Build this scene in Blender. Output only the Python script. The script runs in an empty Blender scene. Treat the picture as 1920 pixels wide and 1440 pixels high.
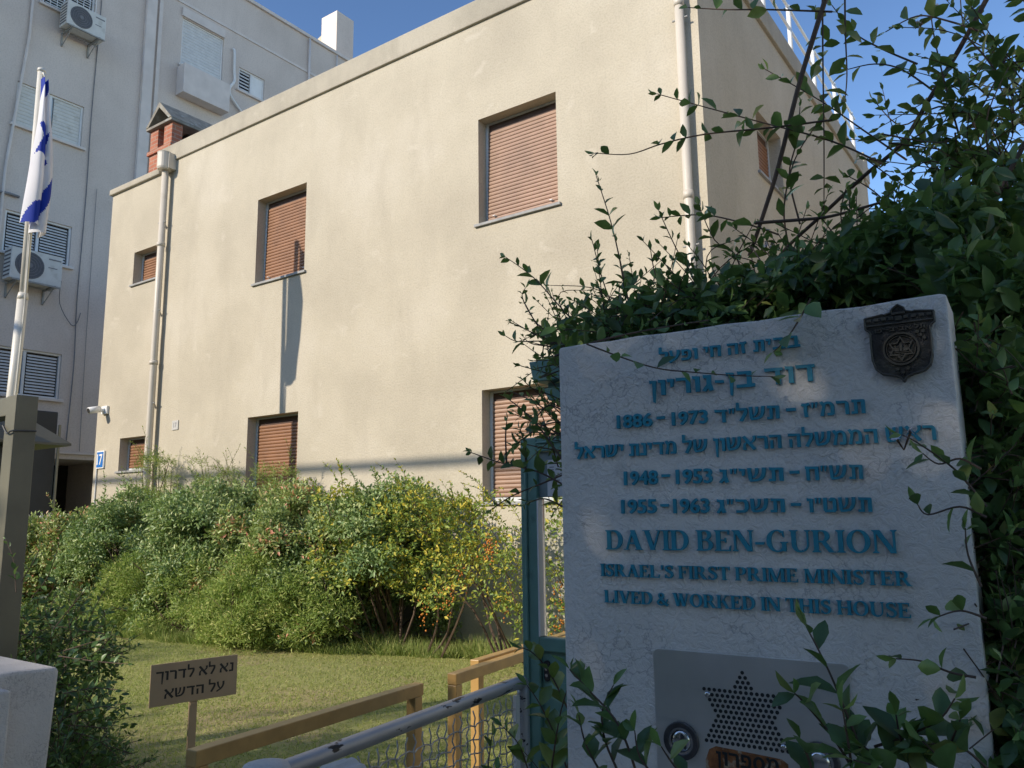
import bpy, bmesh, math, random
import numpy as np
from mathutils import Vector, Matrix
random.seed(7); rng = np.random.default_rng(7)
scene = bpy.context.scene
COL = scene.collection
PI = math.pi
R = math.radians

# ------------------------------------------------------------------ camera, sky, sun, exposure
F = 1500.0 / 1920.0
CAM = np.array([0.0, 0.0, 1.6])
def cam_axes(pitch, roll, yaw):
    cp, sp, c, s = math.cos(pitch), math.sin(pitch), math.cos(roll), math.sin(roll)
    fw = np.array([0, cp, sp]); up = np.array([0, -sp, cp]); rt = np.array([1.0, 0, 0])
    r2, u2 = c * rt + s * up, -s * rt + c * up
    w = lambda v: np.array([v[0] * math.cos(yaw) - v[1] * math.sin(yaw), v[0] * math.sin(yaw) + v[1] * math.cos(yaw), v[2]])
    return w(r2), w(u2), w(fw)
RT, UP, FW = cam_axes(R(9.3), R(-0.704), R(35.2))
cd = bpy.data.cameras.new('camera'); cam = bpy.data.objects.new('camera', cd); COL.objects.link(cam)
cd.sensor_width = 36; cd.lens = 36 * F; cd.clip_start = 0.05; cd.clip_end = 2000
cam.matrix_world = Matrix(((RT[0], UP[0], -FW[0], CAM[0]), (RT[1], UP[1], -FW[1], CAM[1]), (RT[2], UP[2], -FW[2], CAM[2]), (0, 0, 0, 1)))
scene.camera = cam

SUN_EL, SUN_AZ = 27.2, 203.0          # azimuth clockwise from +Y
world = bpy.data.worlds.new('World'); scene.world = world; world.use_nodes = True
wn = world.node_tree.nodes; wl = world.node_tree.links
sky = wn.new('ShaderNodeTexSky'); sky.sky_type = 'NISHITA'; sky.sun_disc = False
sky.sun_elevation = R(SUN_EL); sky.sun_rotation = R(SUN_AZ); sky.altitude = 20; sky.air_density = 1.0; sky.dust_density = 0.35; sky.ozone_density = 1.3
gam = wn.new('ShaderNodeGamma'); gam.inputs['Gamma'].default_value = 1.38
mul = wn.new('ShaderNodeVectorMath'); mul.operation = 'SCALE'; mul.inputs['Scale'].default_value = 0.52
wl.new(sky.outputs[0], gam.inputs['Color']); wl.new(gam.outputs[0], mul.inputs[0]); wl.new(mul.outputs[0], wn['Background'].inputs[0])
wn['Background'].inputs[1].default_value = 0.15
sl = bpy.data.lights.new('sun', 'SUN'); sun = bpy.data.objects.new('sun', sl); COL.objects.link(sun)
sl.energy = 3.0; sl.angle = R(0.53); sl.color = (1.0, 0.89, 0.74)
to_sun = Vector((math.sin(R(SUN_AZ)) * math.cos(R(SUN_EL)), math.cos(R(SUN_AZ)) * math.cos(R(SUN_EL)), math.sin(R(SUN_EL))))
sun.rotation_euler = (-to_sun).to_track_quat('-Z', 'Y').to_euler(); sun.location = (-30, -60, 40)
vs = scene.view_settings; vs.view_transform = 'Standard'; vs.look = 'None'; vs.exposure = 0.72; vs.gamma = 1
scene.cycles.max_bounces = 8; scene.cycles.transparent_max_bounces = 12

# ------------------------------------------------------------------ materials
def nt(name):
    m = bpy.data.materials.new(name); m.use_nodes = True
    return m, m.node_tree.nodes, m.node_tree.links, m.node_tree.nodes['Principled BSDF']
def c4(c): return (c[0], c[1], c[2], 1)
def noise(n, l, scale, detail=4, rough=.55, vec=None, dist=0):
    t = n.new('ShaderNodeTexNoise'); t.inputs['Scale'].default_value = scale; t.inputs['Detail'].default_value = detail
    t.inputs['Roughness'].default_value = rough; t.inputs['Distortion'].default_value = dist
    if vec is None:
        tc = n.new('ShaderNodeTexCoord'); vec = tc.outputs['Object']
    l.new(vec, t.inputs['Vector']); return t
def ramp(n, l, src, stops):
    r = n.new('ShaderNodeValToRGB'); e = r.color_ramp.elements
    while len(e) < len(stops): e.new(0.5)
    for k, (p, c) in enumerate(stops): e[k].position = p; e[k].color = c4(c) if not isinstance(c, (int, float)) else (c, c, c, 1)
    l.new(src, r.inputs[0]); return r
def mix(n, l, fac, a, b, mode='MIX'):
    m = n.new('ShaderNodeMix'); m.data_type = 'RGBA'; m.blend_type = mode
    for s, v in ((0, fac), (6, a), (7, b)):
        if isinstance(v, (int, float)): m.inputs[s].default_value = v
        elif isinstance(v, tuple): m.inputs[s].default_value = c4(v)
        else: l.new(v, m.inputs[s])
    return m.outputs[2]
def bump(n, l, b, h, strength=.3, dist=.01, prev=None):
    k = n.new('ShaderNodeBump'); k.inputs['Strength'].default_value = strength; k.inputs['Distance'].default_value = dist
    l.new(h, k.inputs['Height'])
    if prev is not None: l.new(prev, k.inputs['Normal'])
    l.new(k.outputs[0], b.inputs['Normal']); return k.outputs[0]
def stretched(n, l, sc):
    tc = n.new('ShaderNodeTexCoord'); mp = n.new('ShaderNodeMapping'); mp.inputs['Scale'].default_value = sc
    l.new(tc.outputs['Object'], mp.inputs['Vector']); return mp.outputs[0]

def simple(name, col, rough=.6, var=.12, scale=6, bmp=0, bscale=80, metal=0, spec=.5, dirt=None, dscale=3, dlo=.55, dhi=.75):
    m, n, l, b = nt(name)
    t = noise(n, l, scale, 5)
    lo = tuple(c * (1 - var) for c in col); hi = tuple(min(1, c * (1 + var)) for c in col)
    out = ramp(n, l, t.outputs[0], [(.3, lo), (.7, hi)]).outputs[0]
    if dirt:
        d = noise(n, l, dscale, 6, .65)
        f = ramp(n, l, d.outputs[0], [(dlo, 0), (dhi, 1)])
        out = mix(n, l, f.outputs[0], out, dirt)
    l.new(out, b.inputs['Base Color'])
    b.inputs['Roughness'].default_value = rough; b.inputs['Metallic'].default_value = metal
    b.inputs['Specular IOR Level'].default_value = spec
    if bmp: bump(n, l, b, noise(n, l, bscale, 4, .7).outputs[0], bmp, .01)
    return m

def stucco(name, col, patch, dark, pits=1.0, grain=55):
    m, n, l, b = nt(name)
    big = noise(n, l, .55, 5, .6)
    v = stretched(n, l, (1.6, 1.6, .5)); streak = noise(n, l, 1.3, 6, .65, v)
    out = ramp(n, l, big.outputs[0], [(.32, dark), (.52, col), (.75, patch)]).outputs[0]
    f = ramp(n, l, streak.outputs[0], [(.50, 0), (.74, 1)])
    ff = n.new('ShaderNodeMath'); ff.operation = 'MULTIPLY'; ff.inputs[1].default_value = .7; l.new(f.outputs[0], ff.inputs[0])
    out = mix(n, l, ff.outputs[0], out, dark)
    sp = noise(n, l, 3.2, 3, .5, None, .6); fs = ramp(n, l, sp.outputs[0], [(.64, 0), (.73, 1)])
    f2 = n.new('ShaderNodeMath'); f2.operation = 'MULTIPLY'; f2.inputs[1].default_value = .5; l.new(fs.outputs[0], f2.inputs[0])
    out = mix(n, l, f2.outputs[0], out, patch)
    g = noise(n, l, grain, 3, .6)
    gr = ramp(n, l, g.outputs[0], [(.3, .86), (.55, 1.0)])
    out = mix(n, l, 1.0, out, gr.outputs[0], 'MULTIPLY')
    l.new(out, b.inputs['Base Color']); b.inputs['Roughness'].default_value = .95; b.inputs['Specular IOR Level'].default_value = .15
    p = bump(n, l, b, noise(n, l, 6, 4).outputs[0], .12 * pits, .03)
    bump(n, l, b, g.outputs[0], .55 * pits, .012, p)
    return m

M = {}
M['house'] = stucco('house_stucco', (.515, .465, .365), (.58, .53, .435), (.44, .395, .31), .75, 48)
M['coping'] = stucco('coping_stucco', (.44, .40, .32), (.52, .475, .385), (.31, .285, .23), .7, 60)
M['apt'] = stucco('apartment_render', (.65, .575, .52), (.69, .615, .56), (.58, .51, .46), .25, 30)
M['apt_trim'] = simple('apartment_trim_paint', (.66, .60, .56), .8, .08, 3, .15, 60)
M['shutter'] = simple('brown_shutter', (.25, .118, .056), .5, .16, 5, .05, 120)
M['shutter_faded'] = simple('faded_brown_shutter', (.31, .188, .125), .5, .14, 4, .05, 120)
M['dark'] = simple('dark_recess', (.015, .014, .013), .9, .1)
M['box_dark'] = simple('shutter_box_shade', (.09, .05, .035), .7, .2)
M['alu'] = simple('window_aluminium', (.60, .61, .60), .4, .08, 8)
M['sill'] = simple('grey_stone_sill', (.30, .30, .29), .7, .2, 9, .2, 90)
M['pvc'] = simple('cream_plastic_pipe', (.56, .51, .43), .45, .06, 3, 0, 80, dirt=(.42, .37, .29), dscale=2.2, dlo=.6, dhi=.8)
M['white_metal'] = simple('white_painted_metal', (.72, .72, .71), .4, .06, 6)
M['ac'] = simple('air_conditioner_plastic', (.62, .61, .57), .5, .06, 5, dirt=(.45, .43, .38), dscale=4)
M['ac_dark'] = simple('air_conditioner_grille', (.10, .10, .11), .6, .2, 30)
M['louvre'] = simple('white_louvre', (.62, .62, .61), .5, .08, 10)
M['glassdark'] = simple('dark_window_gap', (.03, .03, .035), .25, .2, 5)
M['cable'] = simple('grey_cable', (.20, .20, .21), .7, .15, 5)
M['apt_glass'] = simple('pale_blue_glass', (.40, .47, .53), .15, .1, 3)
M['teal'] = simple('teal_gate_paint', (.105, .22, .185), .42, .14, 9, .08, 40, dirt=(.05, .12, .105), dscale=7, dlo=.62, dhi=.74)
M['gold'] = simple('gold_painted_steel', (.45, .275, .09), .42, .14, 14, .06, 60, dirt=(.15, .09, .04), dscale=9, dlo=.66, dhi=.74)
M['board'] = simple('tan_sign_board', (.34, .25, .15), .6, .08, 8)
M['black'] = simple('black_lettering', (.012, .012, .012), .5, .1)
M['kiosk'] = simple('olive_steel', (.135, .125, .085), .5, .14, 5, .06, 50)
M['kiosk_light'] = simple('pale_olive_steel', (.30, .27, .19), .5, .14, 5)
M['shed'] = simple('dark_sheet_metal', (.045, .048, .050), .55, .15, 2)
M['blue'] = simple('house_number_blue', (.02, .16, .50), .35, .06)
M['white'] = simple('white_enamel', (.78, .78, .76), .4, .05)
M['bronze'] = simple('dark_bronze', (.028, .026, .024), .45, .5, 26, .35, 60, metal=.35, dirt=(.07, .062, .045), dscale=16, dlo=.5, dhi=.66)
M['bronze_text'] = simple('worn_bronze_relief', (.085, .075, .058), .4, .3, 30, metal=.4)
M['letter'] = simple('blue_relief_letter', (.018, .215, .300), .5, .14, 22, .15, 90)
M['stem'] = simple('twig_bark', (.085, .055, .038), .8, .3, 12)
M['stem_green'] = simple('green_stem', (.07, .085, .035), .7, .3, 12)
M['bark'] = simple('grey_bark', (.15, .12, .095), .9, .3, 8, .5, 40)
M['roofing'] = simple('flat_roof_membrane', (.45, .44, .42), .9, .1)
M['slate'] = simple('mossy_slate_cap', (.22, .20, .165), .8, .3, 7, .3, 30, dirt=(.33, .35, .33), dscale=9, dlo=.55, dhi=.7)
M['rope'] = simple('white_rope', (.6, .58, .52), .9, .1)
M['paver'] = simple('grey_path_pavers', (.24, .215, .18), .9, .2, 4, .3, 40)
M['asphalt'] = simple('asphalt', (.055, .055, .055), .95, .2, 8, .4, 90)
M['dryground'] = simple('dry_beige_ground', (.33, .28, .215), .95, .2, 1.5, .3, 30)
M['pavement'] = simple('grey_pavement', (.27, .255, .23), .9, .15, 5, .3, 60)
M['shade_block_wall'] = stucco('shade_block_render', (.36, .34, .31), (.40, .38, .35), (.30, .28, .25), .3, 30)
M['pole'] = simple('cream_flagpole_paint', (.66, .63, .55), .4, .05, 3)
M['berry'] = simple('orange_berry', (.55, .19, .02), .4, .25, 30)
M['flower'] = simple('pale_flower', (.68, .64, .72), .7, .1, 30)
M['dry'] = simple('dry_seed_head', (.10, .055, .03), .8, .3, 30)
M['slab_side'] = simple('dirty_concrete', (.42, .40, .37), .9, .2, 12, .4, 60)
M['glass_panel'] = simple('gate_notice_glass', (.16, .21, .215), .12, .2, 4)
M['paper'] = simple('white_paper_notice', (.52, .53, .53), .7, .04)
M['chrome'] = simple('worn_chrome', (.55, .55, .55), .22, .15, 20, metal=1)
M['ring_dark'] = simple('dark_metal_ring', (.10, .10, .105), .3, .3, 30, metal=.8)
M['tile'] = simple('white_tile', (.52, .51, .48), .3, .05)

def mk_brick():
    m, n, l, b = nt('red_brick')
    tc = n.new('ShaderNodeTexCoord'); sep = n.new('ShaderNodeSeparateXYZ'); l.new(tc.outputs['Object'], sep.inputs[0])
    add = n.new('ShaderNodeMath'); add.operation = 'ADD'; l.new(sep.outputs[0], add.inputs[0]); l.new(sep.outputs[1], add.inputs[1])
    cb = n.new('ShaderNodeCombineXYZ'); l.new(add.outputs[0], cb.inputs[0]); l.new(sep.outputs[2], cb.inputs[1])
    br = n.new('ShaderNodeTexBrick'); l.new(cb.outputs[0], br.inputs['Vector'])
    br.inputs['Scale'].default_value = 1; br.inputs['Brick Width'].default_value = .23; br.inputs['Row Height'].default_value = .075
    br.inputs['Mortar Size'].default_value = .008
    br.inputs['Color1'].default_value = c4((.33, .10, .055)); br.inputs['Color2'].default_value = c4((.42, .15, .085)); br.inputs['Mortar'].default_value = c4((.34, .27, .21))
    t = noise(n, l, 7, 5); out = mix(n, l, .25, br.outputs[0], ramp(n, l, t.outputs[0], [(.3, (.2, .07, .04)), (.7, (.5, .22, .13))]).outputs[0])
    l.new(out, b.inputs['Base Color']); b.inputs['Roughness'].default_value = .9
    bump(n, l, b, br.outputs['Fac'], -.4, .01)
    return m
M['brick'] = mk_brick()
M['pale_render'] = stucco('pale_warm_render', (.78, .71, .60), (.80, .74, .64), (.72, .65, .54), .3, 30)

def mk_plaster(name, base, cracks=1.0):
    m, n, l, b = nt(name)
    tc = n.new('ShaderNodeTexCoord')
    nz = n.new('ShaderNodeTexNoise'); nz.inputs['Scale'].default_value = 34; nz.inputs['Detail'].default_value = 5; l.new(tc.outputs['Object'], nz.inputs['Vector'])
    off = n.new('ShaderNodeVectorMath'); off.operation = 'SCALE'; off.inputs['Scale'].default_value = .075; l.new(nz.outputs['Color'], off.inputs[0])
    va = n.new('ShaderNodeVectorMath'); l.new(tc.outputs['Object'], va.inputs[0]); l.new(off.outputs[0], va.inputs[1])
    vo = n.new('ShaderNodeTexVoronoi'); vo.feature = 'DISTANCE_TO_EDGE'; vo.inputs['Scale'].default_value = 40; l.new(va.outputs[0], vo.inputs['Vector'])
    ln = ramp(n, l, vo.outputs['Distance'], [(.0, 1), (.06, 0)])
    mk = noise(n, l, 9, 4, .6); mkr = ramp(n, l, mk.outputs[0], [(.49, 0), (.60, 1)])
    cr = n.new('ShaderNodeMath'); cr.operation = 'MULTIPLY'; l.new(ln.outputs[0], cr.inputs[0]); l.new(mkr.outputs[0], cr.inputs[1])
    cs = n.new('ShaderNodeMath'); cs.operation = 'MULTIPLY'; cs.inputs[1].default_value = .48 * cracks; l.new(cr.outputs[0], cs.inputs[0])
    big = noise(n, l, 3.2, 5, .6)
    col = ramp(n, l, big.outputs[0], [(.3, tuple(c * .84 for c in base)), (.65, base)]).outputs[0]
    st = noise(n, l, 7.5, 6, .7); stf = ramp(n, l, st.outputs[0], [(.64, 0), (.78, .55)])
    col = mix(n, l, stf.outputs[0], col, (.20, .165, .16))
    ru = noise(n, l, 15, 6, .7); ruf = ramp(n, l, ru.outputs[0], [(.73, 0), (.80, .7)])
    col = mix(n, l, ruf.outputs[0], col, (.21, .11, .065))
    col = mix(n, l, cs.outputs[0], col, (.13, .12, .13))
    l.new(col, b.inputs['Base Color']); b.inputs['Roughness'].default_value = .75; b.inputs['Specular IOR Level'].default_value = .3
    p = bump(n, l, b, noise(n, l, 75, 5, .65, None, 1.2).outputs[0], .75, .006)
    bump(n, l, b, cr.outputs[0], -.6, .003, p)
    return m
M['plaster'] = mk_plaster('cracked_white_plaster', (.70, .66, .615))
M['pillar'] = mk_plaster('stained_white_stucco', (.62, .585, .54), .9)

def mk_pipe():
    m, n, l, b = nt('peeling_grey_paint')
    v = stretched(n, l, (26, 9, 26)); t = noise(n, l, 1, 4, .6, v)
    v2 = stretched(n, l, (1.2, 1.2, 1.2)); t2 = noise(n, l, 3, 3, .5, v2)
    a = n.new('ShaderNodeMath'); a.operation = 'MULTIPLY'; l.new(t.outputs[0], a.inputs[0]); l.new(t2.outputs[0], a.inputs[1])
    f = ramp(n, l, a.outputs[0], [(.325, 0), (.345, 1)])
    c = ramp(n, l, t2.outputs[0], [(.3, (.30, .33, .37)), (.7, (.42, .44, .47))])
    out = mix(n, l, f.outputs[0], c.outputs[0], (.018, .018, .02))
    l.new(out, b.inputs['Base Color']); b.inputs['Roughness'].default_value = .42; b.inputs['Metallic'].default_value = .35
    bump(n, l, b, t.outputs[0], .15, .004)
    return m
M['railpaint'] = mk_pipe()
M['wire'] = simple('galvanised_wire', (.42, .43, .44), .45, .2, 20, metal=.3)

def mk_brushed():
    m, n, l, b = nt('brushed_stainless_plate')
    v = stretched(n, l, (3, 3, 420)); t = noise(n, l, 1, 3, .5, v)
    b.inputs['Metallic'].default_value = .65
    big = noise(n, l, 9, 4)
    l.new(ramp(n, l, big.outputs[0], [(.3, (.50, .49, .46)), (.7, (.64, .62, .59))]).outputs[0], b.inputs['Base Color'])
    l.new(ramp(n, l, t.outputs[0], [(.3, .28), (.7, .46)]).outputs[0], b.inputs['Roughness'])
    bump(n, l, b, t.outputs[0], .08, .001)
    return m
M['steel'] = mk_brushed()
M['rust'] = simple('orange_rust', (.22, .085, .03), .95, .5, 60, .5, 120, dirt=(.45, .38, .28), dscale=45, dlo=.5, dhi=.62)

def mk_leaf(name, stops, transl=.3, rough=.45, tcol=(.25, .40, .06)):
    m, n, l, b = nt(name)
    at = n.new('ShaderNodeAttribute'); at.attribute_name = 'rnd'
    r = ramp(n, l, at.outputs['Fac'], stops)
    t = noise(n, l, 35, 3); g = ramp(n, l, t.outputs[0], [(.3, .75), (.7, 1.2)])
    colr = mix(n, l, 1.0, r.outputs[0], g.outputs[0], 'MULTIPLY')
    l.new(colr, b.inputs['Base Color']); b.inputs['Roughness'].default_value = rough; b.inputs['Specular IOR Level'].default_value = .4
    tr = n.new('ShaderNodeBsdfTranslucent'); l.new(mix(n, l, .45, colr, tcol), tr.inputs['Color'])
    ms = n.new('ShaderNodeMixShader'); ms.inputs[0].default_value = transl
    l.new(b.outputs[0], ms.inputs[1]); l.new(tr.outputs[0], ms.inputs[2])
    l.new(ms.outputs[0], n['Material Output'].inputs['Surface'])
    return m
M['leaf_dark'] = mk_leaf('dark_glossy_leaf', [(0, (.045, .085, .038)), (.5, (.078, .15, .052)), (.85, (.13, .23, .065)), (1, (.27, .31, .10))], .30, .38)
M['leaf_hedge'] = mk_leaf('hedge_leaf', [(0, (0.175, 0.248, 0.088)), (0.5, (0.293, 0.38, 0.125)), (0.82, (0.439, 0.512, 0.175)), (0.94, (0.557, 0.468, 0.22)), (1, (0.586, 0.248, 0.146))], .25, .4)
M['leaf_grey'] = mk_leaf('grey_green_leaf', [(0, (0.168, 0.264, 0.102)), (0.7, (0.282, 0.384, 0.144)), (1, (0.504, 0.552, 0.228))], .25, .4)
M['leaf_yellow'] = mk_leaf('yellow_green_leaf', [(0, (0.172, 0.265, 0.057)), (0.55, (0.31, 0.391, 0.075)), (0.75, (0.575, 0.517, 0.069)), (1, (0.7, 0.552, 0.069))], .3, .5)
M['leaf_bright'] = mk_leaf('bright_feathery_leaf', [(0, (0.216, 0.312, 0.072)), (0.7, (0.372, 0.468, 0.108)), (1, (0.576, 0.576, 0.204))], .35, .6)
M['grass'] = mk_leaf('lawn_grass', [(0, (0.291, 0.336, 0.095)), (0.6, (0.426, 0.448, 0.146)), (0.9, (0.56, 0.504, 0.224)), (1, (0.627, 0.515, 0.269))], .45, .6)
M['tall_grass'] = mk_leaf('tall_grass_tuft', [(0, (0.209, 0.286, 0.077)), (0.7, (0.341, 0.418, 0.121)), (1, (0.55, 0.506, 0.22))], .3, .6)

def mk_soil():
    m, n, l, b = nt('lawn_soil')
    t = noise(n, l, 9, 6, .7); t2 = noise(n, l, .9, 4, .6)
    c = ramp(n, l, t.outputs[0], [(.3, (.24, .26, .085)), (.7, (.36, .34, .14))])
    f = ramp(n, l, t2.outputs[0], [(.52, 0), (.68, .8)])
    out = mix(n, l, f.outputs[0], c.outputs[0], (.36, .28, .16))
    l.new(out, b.inputs['Base Color']); b.inputs['Roughness'].default_value = 1; b.inputs['Specular IOR Level'].default_value = .1
    bump(n, l, b, t.outputs[0], .6, .02); return m
M['soil'] = mk_soil()
M['flag'] = None
def mk_flag():
    m, n, l, b = nt('flag_cloth')
    at = n.new('ShaderNodeAttribute'); at.attribute_name = 'rnd'
    r = ramp(n, l, at.outputs['Fac'], [(.45, (.80, .80, .82)), (.55, (.015, .045, .38))])
    l.new(r.outputs[0], b.inputs['Base Color']); b.inputs['Roughness'].default_value = .8
    tr = n.new('ShaderNodeBsdfTranslucent'); l.new(r.outputs[0], tr.inputs['Color'])
    ms = n.new('ShaderNodeMixShader'); ms.inputs[0].default_value = .3
    l.new(b.outputs[0], ms.inputs[1]); l.new(tr.outputs[0], ms.inputs[2]); l.new(ms.outputs[0], n['Material Output'].inputs['Surface'])
    return m
M['flag'] = mk_flag()

# ------------------------------------------------------------------ geometry helpers
def V3(*a): return np.array(a, float)
class Fr:                                   # local frame: p(a,b,c) = o + a*u + b*v + c*n
    def __init__(s, o, u, v, n): s.o, s.u, s.v, s.n = (np.array(x, float) for x in (o, u, v, n))
    def p(s, a, b, c=0): return s.o + a * s.u + b * s.v + c * s.n
WORLD = Fr((0, 0, 0), (1, 0, 0), (0, 1, 0), (0, 0, 1))
ORG = {}
class MB:
    def __init__(s): s.v = []; s.f = []
    def add(s, vs, fs):
        k = len(s.v); s.v += [tuple(p) for p in vs]; s.f += [tuple(i + k for i in f) for f in fs]; return s
    def box(s, a0, a1, b0, b1, c0, c1, fr=WORLD):
        P = [fr.p(a, b, c) for c in (c0, c1) for b in (b0, b1) for a in (a0, a1)]
        return s.add(P, [(0, 2, 3, 1), (4, 5, 7, 6), (0, 1, 5, 4), (2, 6, 7, 3), (0, 4, 6, 2), (1, 3, 7, 5)])
    def prism(s, poly, c0, c1, fr=WORLD):
        n = len(poly); P = [fr.p(a, b, c0) for a, b in poly] + [fr.p(a, b, c1) for a, b in poly]
        return s.add(P, [tuple(range(n - 1, -1, -1)), tuple(range(n, 2 * n))] + [(i, (i + 1) % n, n + (i + 1) % n, n + i) for i in range(n)])
    def tube(s, path, r, k=10, cap=True):
        path = [np.array(p, float) for p in path]; m = len(path)
        rr = r if hasattr(r, '__len__') else [r] * m
        t0 = path[1] - path[0]; t0 = t0 / np.linalg.norm(t0)
        a = np.cross(t0, (0, 0, 1)) if abs(t0[2]) < .9 else np.cross(t0, (1, 0, 0)); a /= np.linalg.norm(a)
        P = []
        for i in range(m):
            t = path[min(i + 1, m - 1)] - path[max(i - 1, 0)]; t = t / (np.linalg.norm(t) + 1e-12)
            a = a - t * (a @ t); a /= np.linalg.norm(a); b = np.cross(t, a)
            for j in range(k):
                w = 2 * PI * j / k; P.append(path[i] + rr[i] * (math.cos(w) * a + math.sin(w) * b))
        Fc = [(i * k + j, i * k + (j + 1) % k, (i + 1) * k + (j + 1) % k, (i + 1) * k + j) for i in range(m - 1) for j in range(k)]
        if cap: Fc += [tuple(range(k - 1, -1, -1)), tuple((m - 1) * k + j for j in range(k))]
        return s.add(P, Fc)
    def disc(s, a, b, r, c0, c1, fr=WORLD, k=20):
        return s.prism([(a + r * math.cos(2 * PI * i / k), b + r * math.sin(2 * PI * i / k)) for i in range(k)], c0, c1, fr)
    def ring(s, a, b, r0, r1, c0, c1, fr=WORLD, k=28):
        P = []
        for i in range(k):
            w = 2 * PI * i / k; ca, sa = math.cos(w), math.sin(w)
            for r, c in ((r1, c0), (r1, c1), (r0, c1), (r0, c0)): P.append(fr.p(a + r * ca, b + r * sa, c))
        return s.add(P, [(4 * i + q, 4 * ((i + 1) % k) + q, 4 * ((i + 1) % k) + (q + 1) % 4, 4 * i + (q + 1) % 4) for i in range(k) for q in range(4)])
    def build(s, name, mat, parent=None, smooth=False, bevel=0):
        o = mesh_obj(name, np.array(s.v, float), s.f, mat, parent, smooth)
        if bevel:
            bv = o.modifiers.new('bevel', 'BEVEL'); bv.width = bevel; bv.segments = 2; bv.limit_method = 'ANGLE'; bv.angle_limit = R(40)
        return o
def origin_of(p): return ORG.get(p.name, np.zeros(3)) if p is not None else np.zeros(3)
def mesh_obj(name, v, f, mat, parent=None, smooth=False, rnd=None):
    me = bpy.data.meshes.new(name); og = origin_of(parent)
    me.from_pydata((np.asarray(v) - og).tolist() if len(v) < 200000 else [tuple(x) for x in (np.asarray(v) - og)], [], f)
    return finish(name, me, mat, parent, smooth, rnd, og)
def finish(name, me, mat, parent, smooth, rnd, og):
    if smooth: me.polygons.foreach_set('use_smooth', [True] * len(me.polygons))
    if rnd is not None:
        a = me.attributes.new('rnd', 'FLOAT', 'POINT'); a.data.foreach_set('value', np.asarray(rnd, np.float32))
    me.materials.append(M[mat] if isinstance(mat, str) else mat); me.update()
    o = bpy.data.objects.new(name, me); COL.objects.link(o); o.parent = parent; ORG[o.name] = og
    return o
def fast_obj(name, v, loops, per, mat, parent=None, rnd=None, smooth=False):   # v (n,3); loops flat; per = loop counts
    me = bpy.data.meshes.new(name); og = origin_of(parent)
    me.vertices.add(len(v)); me.vertices.foreach_set('co', (v - og).astype(np.float32).ravel())
    me.loops.add(len(loops)); me.loops.foreach_set('vertex_index', loops.astype(np.int32))
    me.polygons.add(len(per)); st = np.concatenate([[0], np.cumsum(per)[:-1]])
    me.polygons.foreach_set('loop_start', st.astype(np.int32))
    me.update(calc_edges=True); me.validate()
    return finish(name, me, mat, parent, smooth, rnd, og)
def tag(o, label, cat, group=None, kind=None):
    o['label'] = label; o['category'] = cat
    if group: o['group'] = group
    if kind: o['kind'] = kind
    return o
def struct(o): o['kind'] = 'structure'; return o
def thing(name, label, cat, loc, group=None):
    o = bpy.data.objects.new(name, None); COL.objects.link(o); o.location = loc; o.empty_display_size = .1
    ORG[o.name] = np.array(loc, float); return tag(o, label, cat, group)
def ray(px, py): return RT * ((px - 960) / 1500) + UP * ((720 - py) / 1500) + FW
def on_y(px, py, y): d = ray(px, py); return CAM + d * (y / d[1])

def holed_wall(mb, fr, a0, a1, b0, b1, holes, depth, c=0):
    A = sorted({a0, a1} | {x for h in holes for x in h[:2]}); B = sorted({b0, b1} | {x for h in holes for x in h[2:4]})
    for i in range(len(A) - 1):
        for j in range(len(B) - 1):
            ca, cb = (A[i] + A[i + 1]) / 2, (B[j] + B[j + 1]) / 2
            if any(h[0] < ca < h[1] and h[2] < cb < h[3] for h in holes): continue
            mb.add([fr.p(A[i], B[j], c), fr.p(A[i + 1], B[j], c), fr.p(A[i + 1], B[j + 1], c), fr.p(A[i], B[j + 1], c)], [(0, 1, 2, 3)])
    for h in holes:
        x0, x1, y0, y1 = h[:4]; d = -(h[4] if len(h) > 4 else depth)
        q = [(x0, y0), (x1, y0), (x1, y1), (x0, y1)]
        for k in range(4):
            (p0, q0), (p1, q1) = q[k], q[(k + 1) % 4]
            mb.add([fr.p(p0, q0, c), fr.p(p1, q1, c), fr.p(p1, q1, c + d), fr.p(p0, q0, c + d)], [(0, 1, 2, 3)])

FX = Fr((0, 7, 0), (1, 0, 0), (0, 0, 1), (0, -1, 0))             # house front
FS = Fr((-2.63, 0, 0), (0, 1, 0), (0, 0, 1), (1, 0, 0))          # house side
FA = Fr((-18, 0, 0), (0, 1, 0), (0, 0, 1), (1, 0, 0))            # apartment facade

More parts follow.
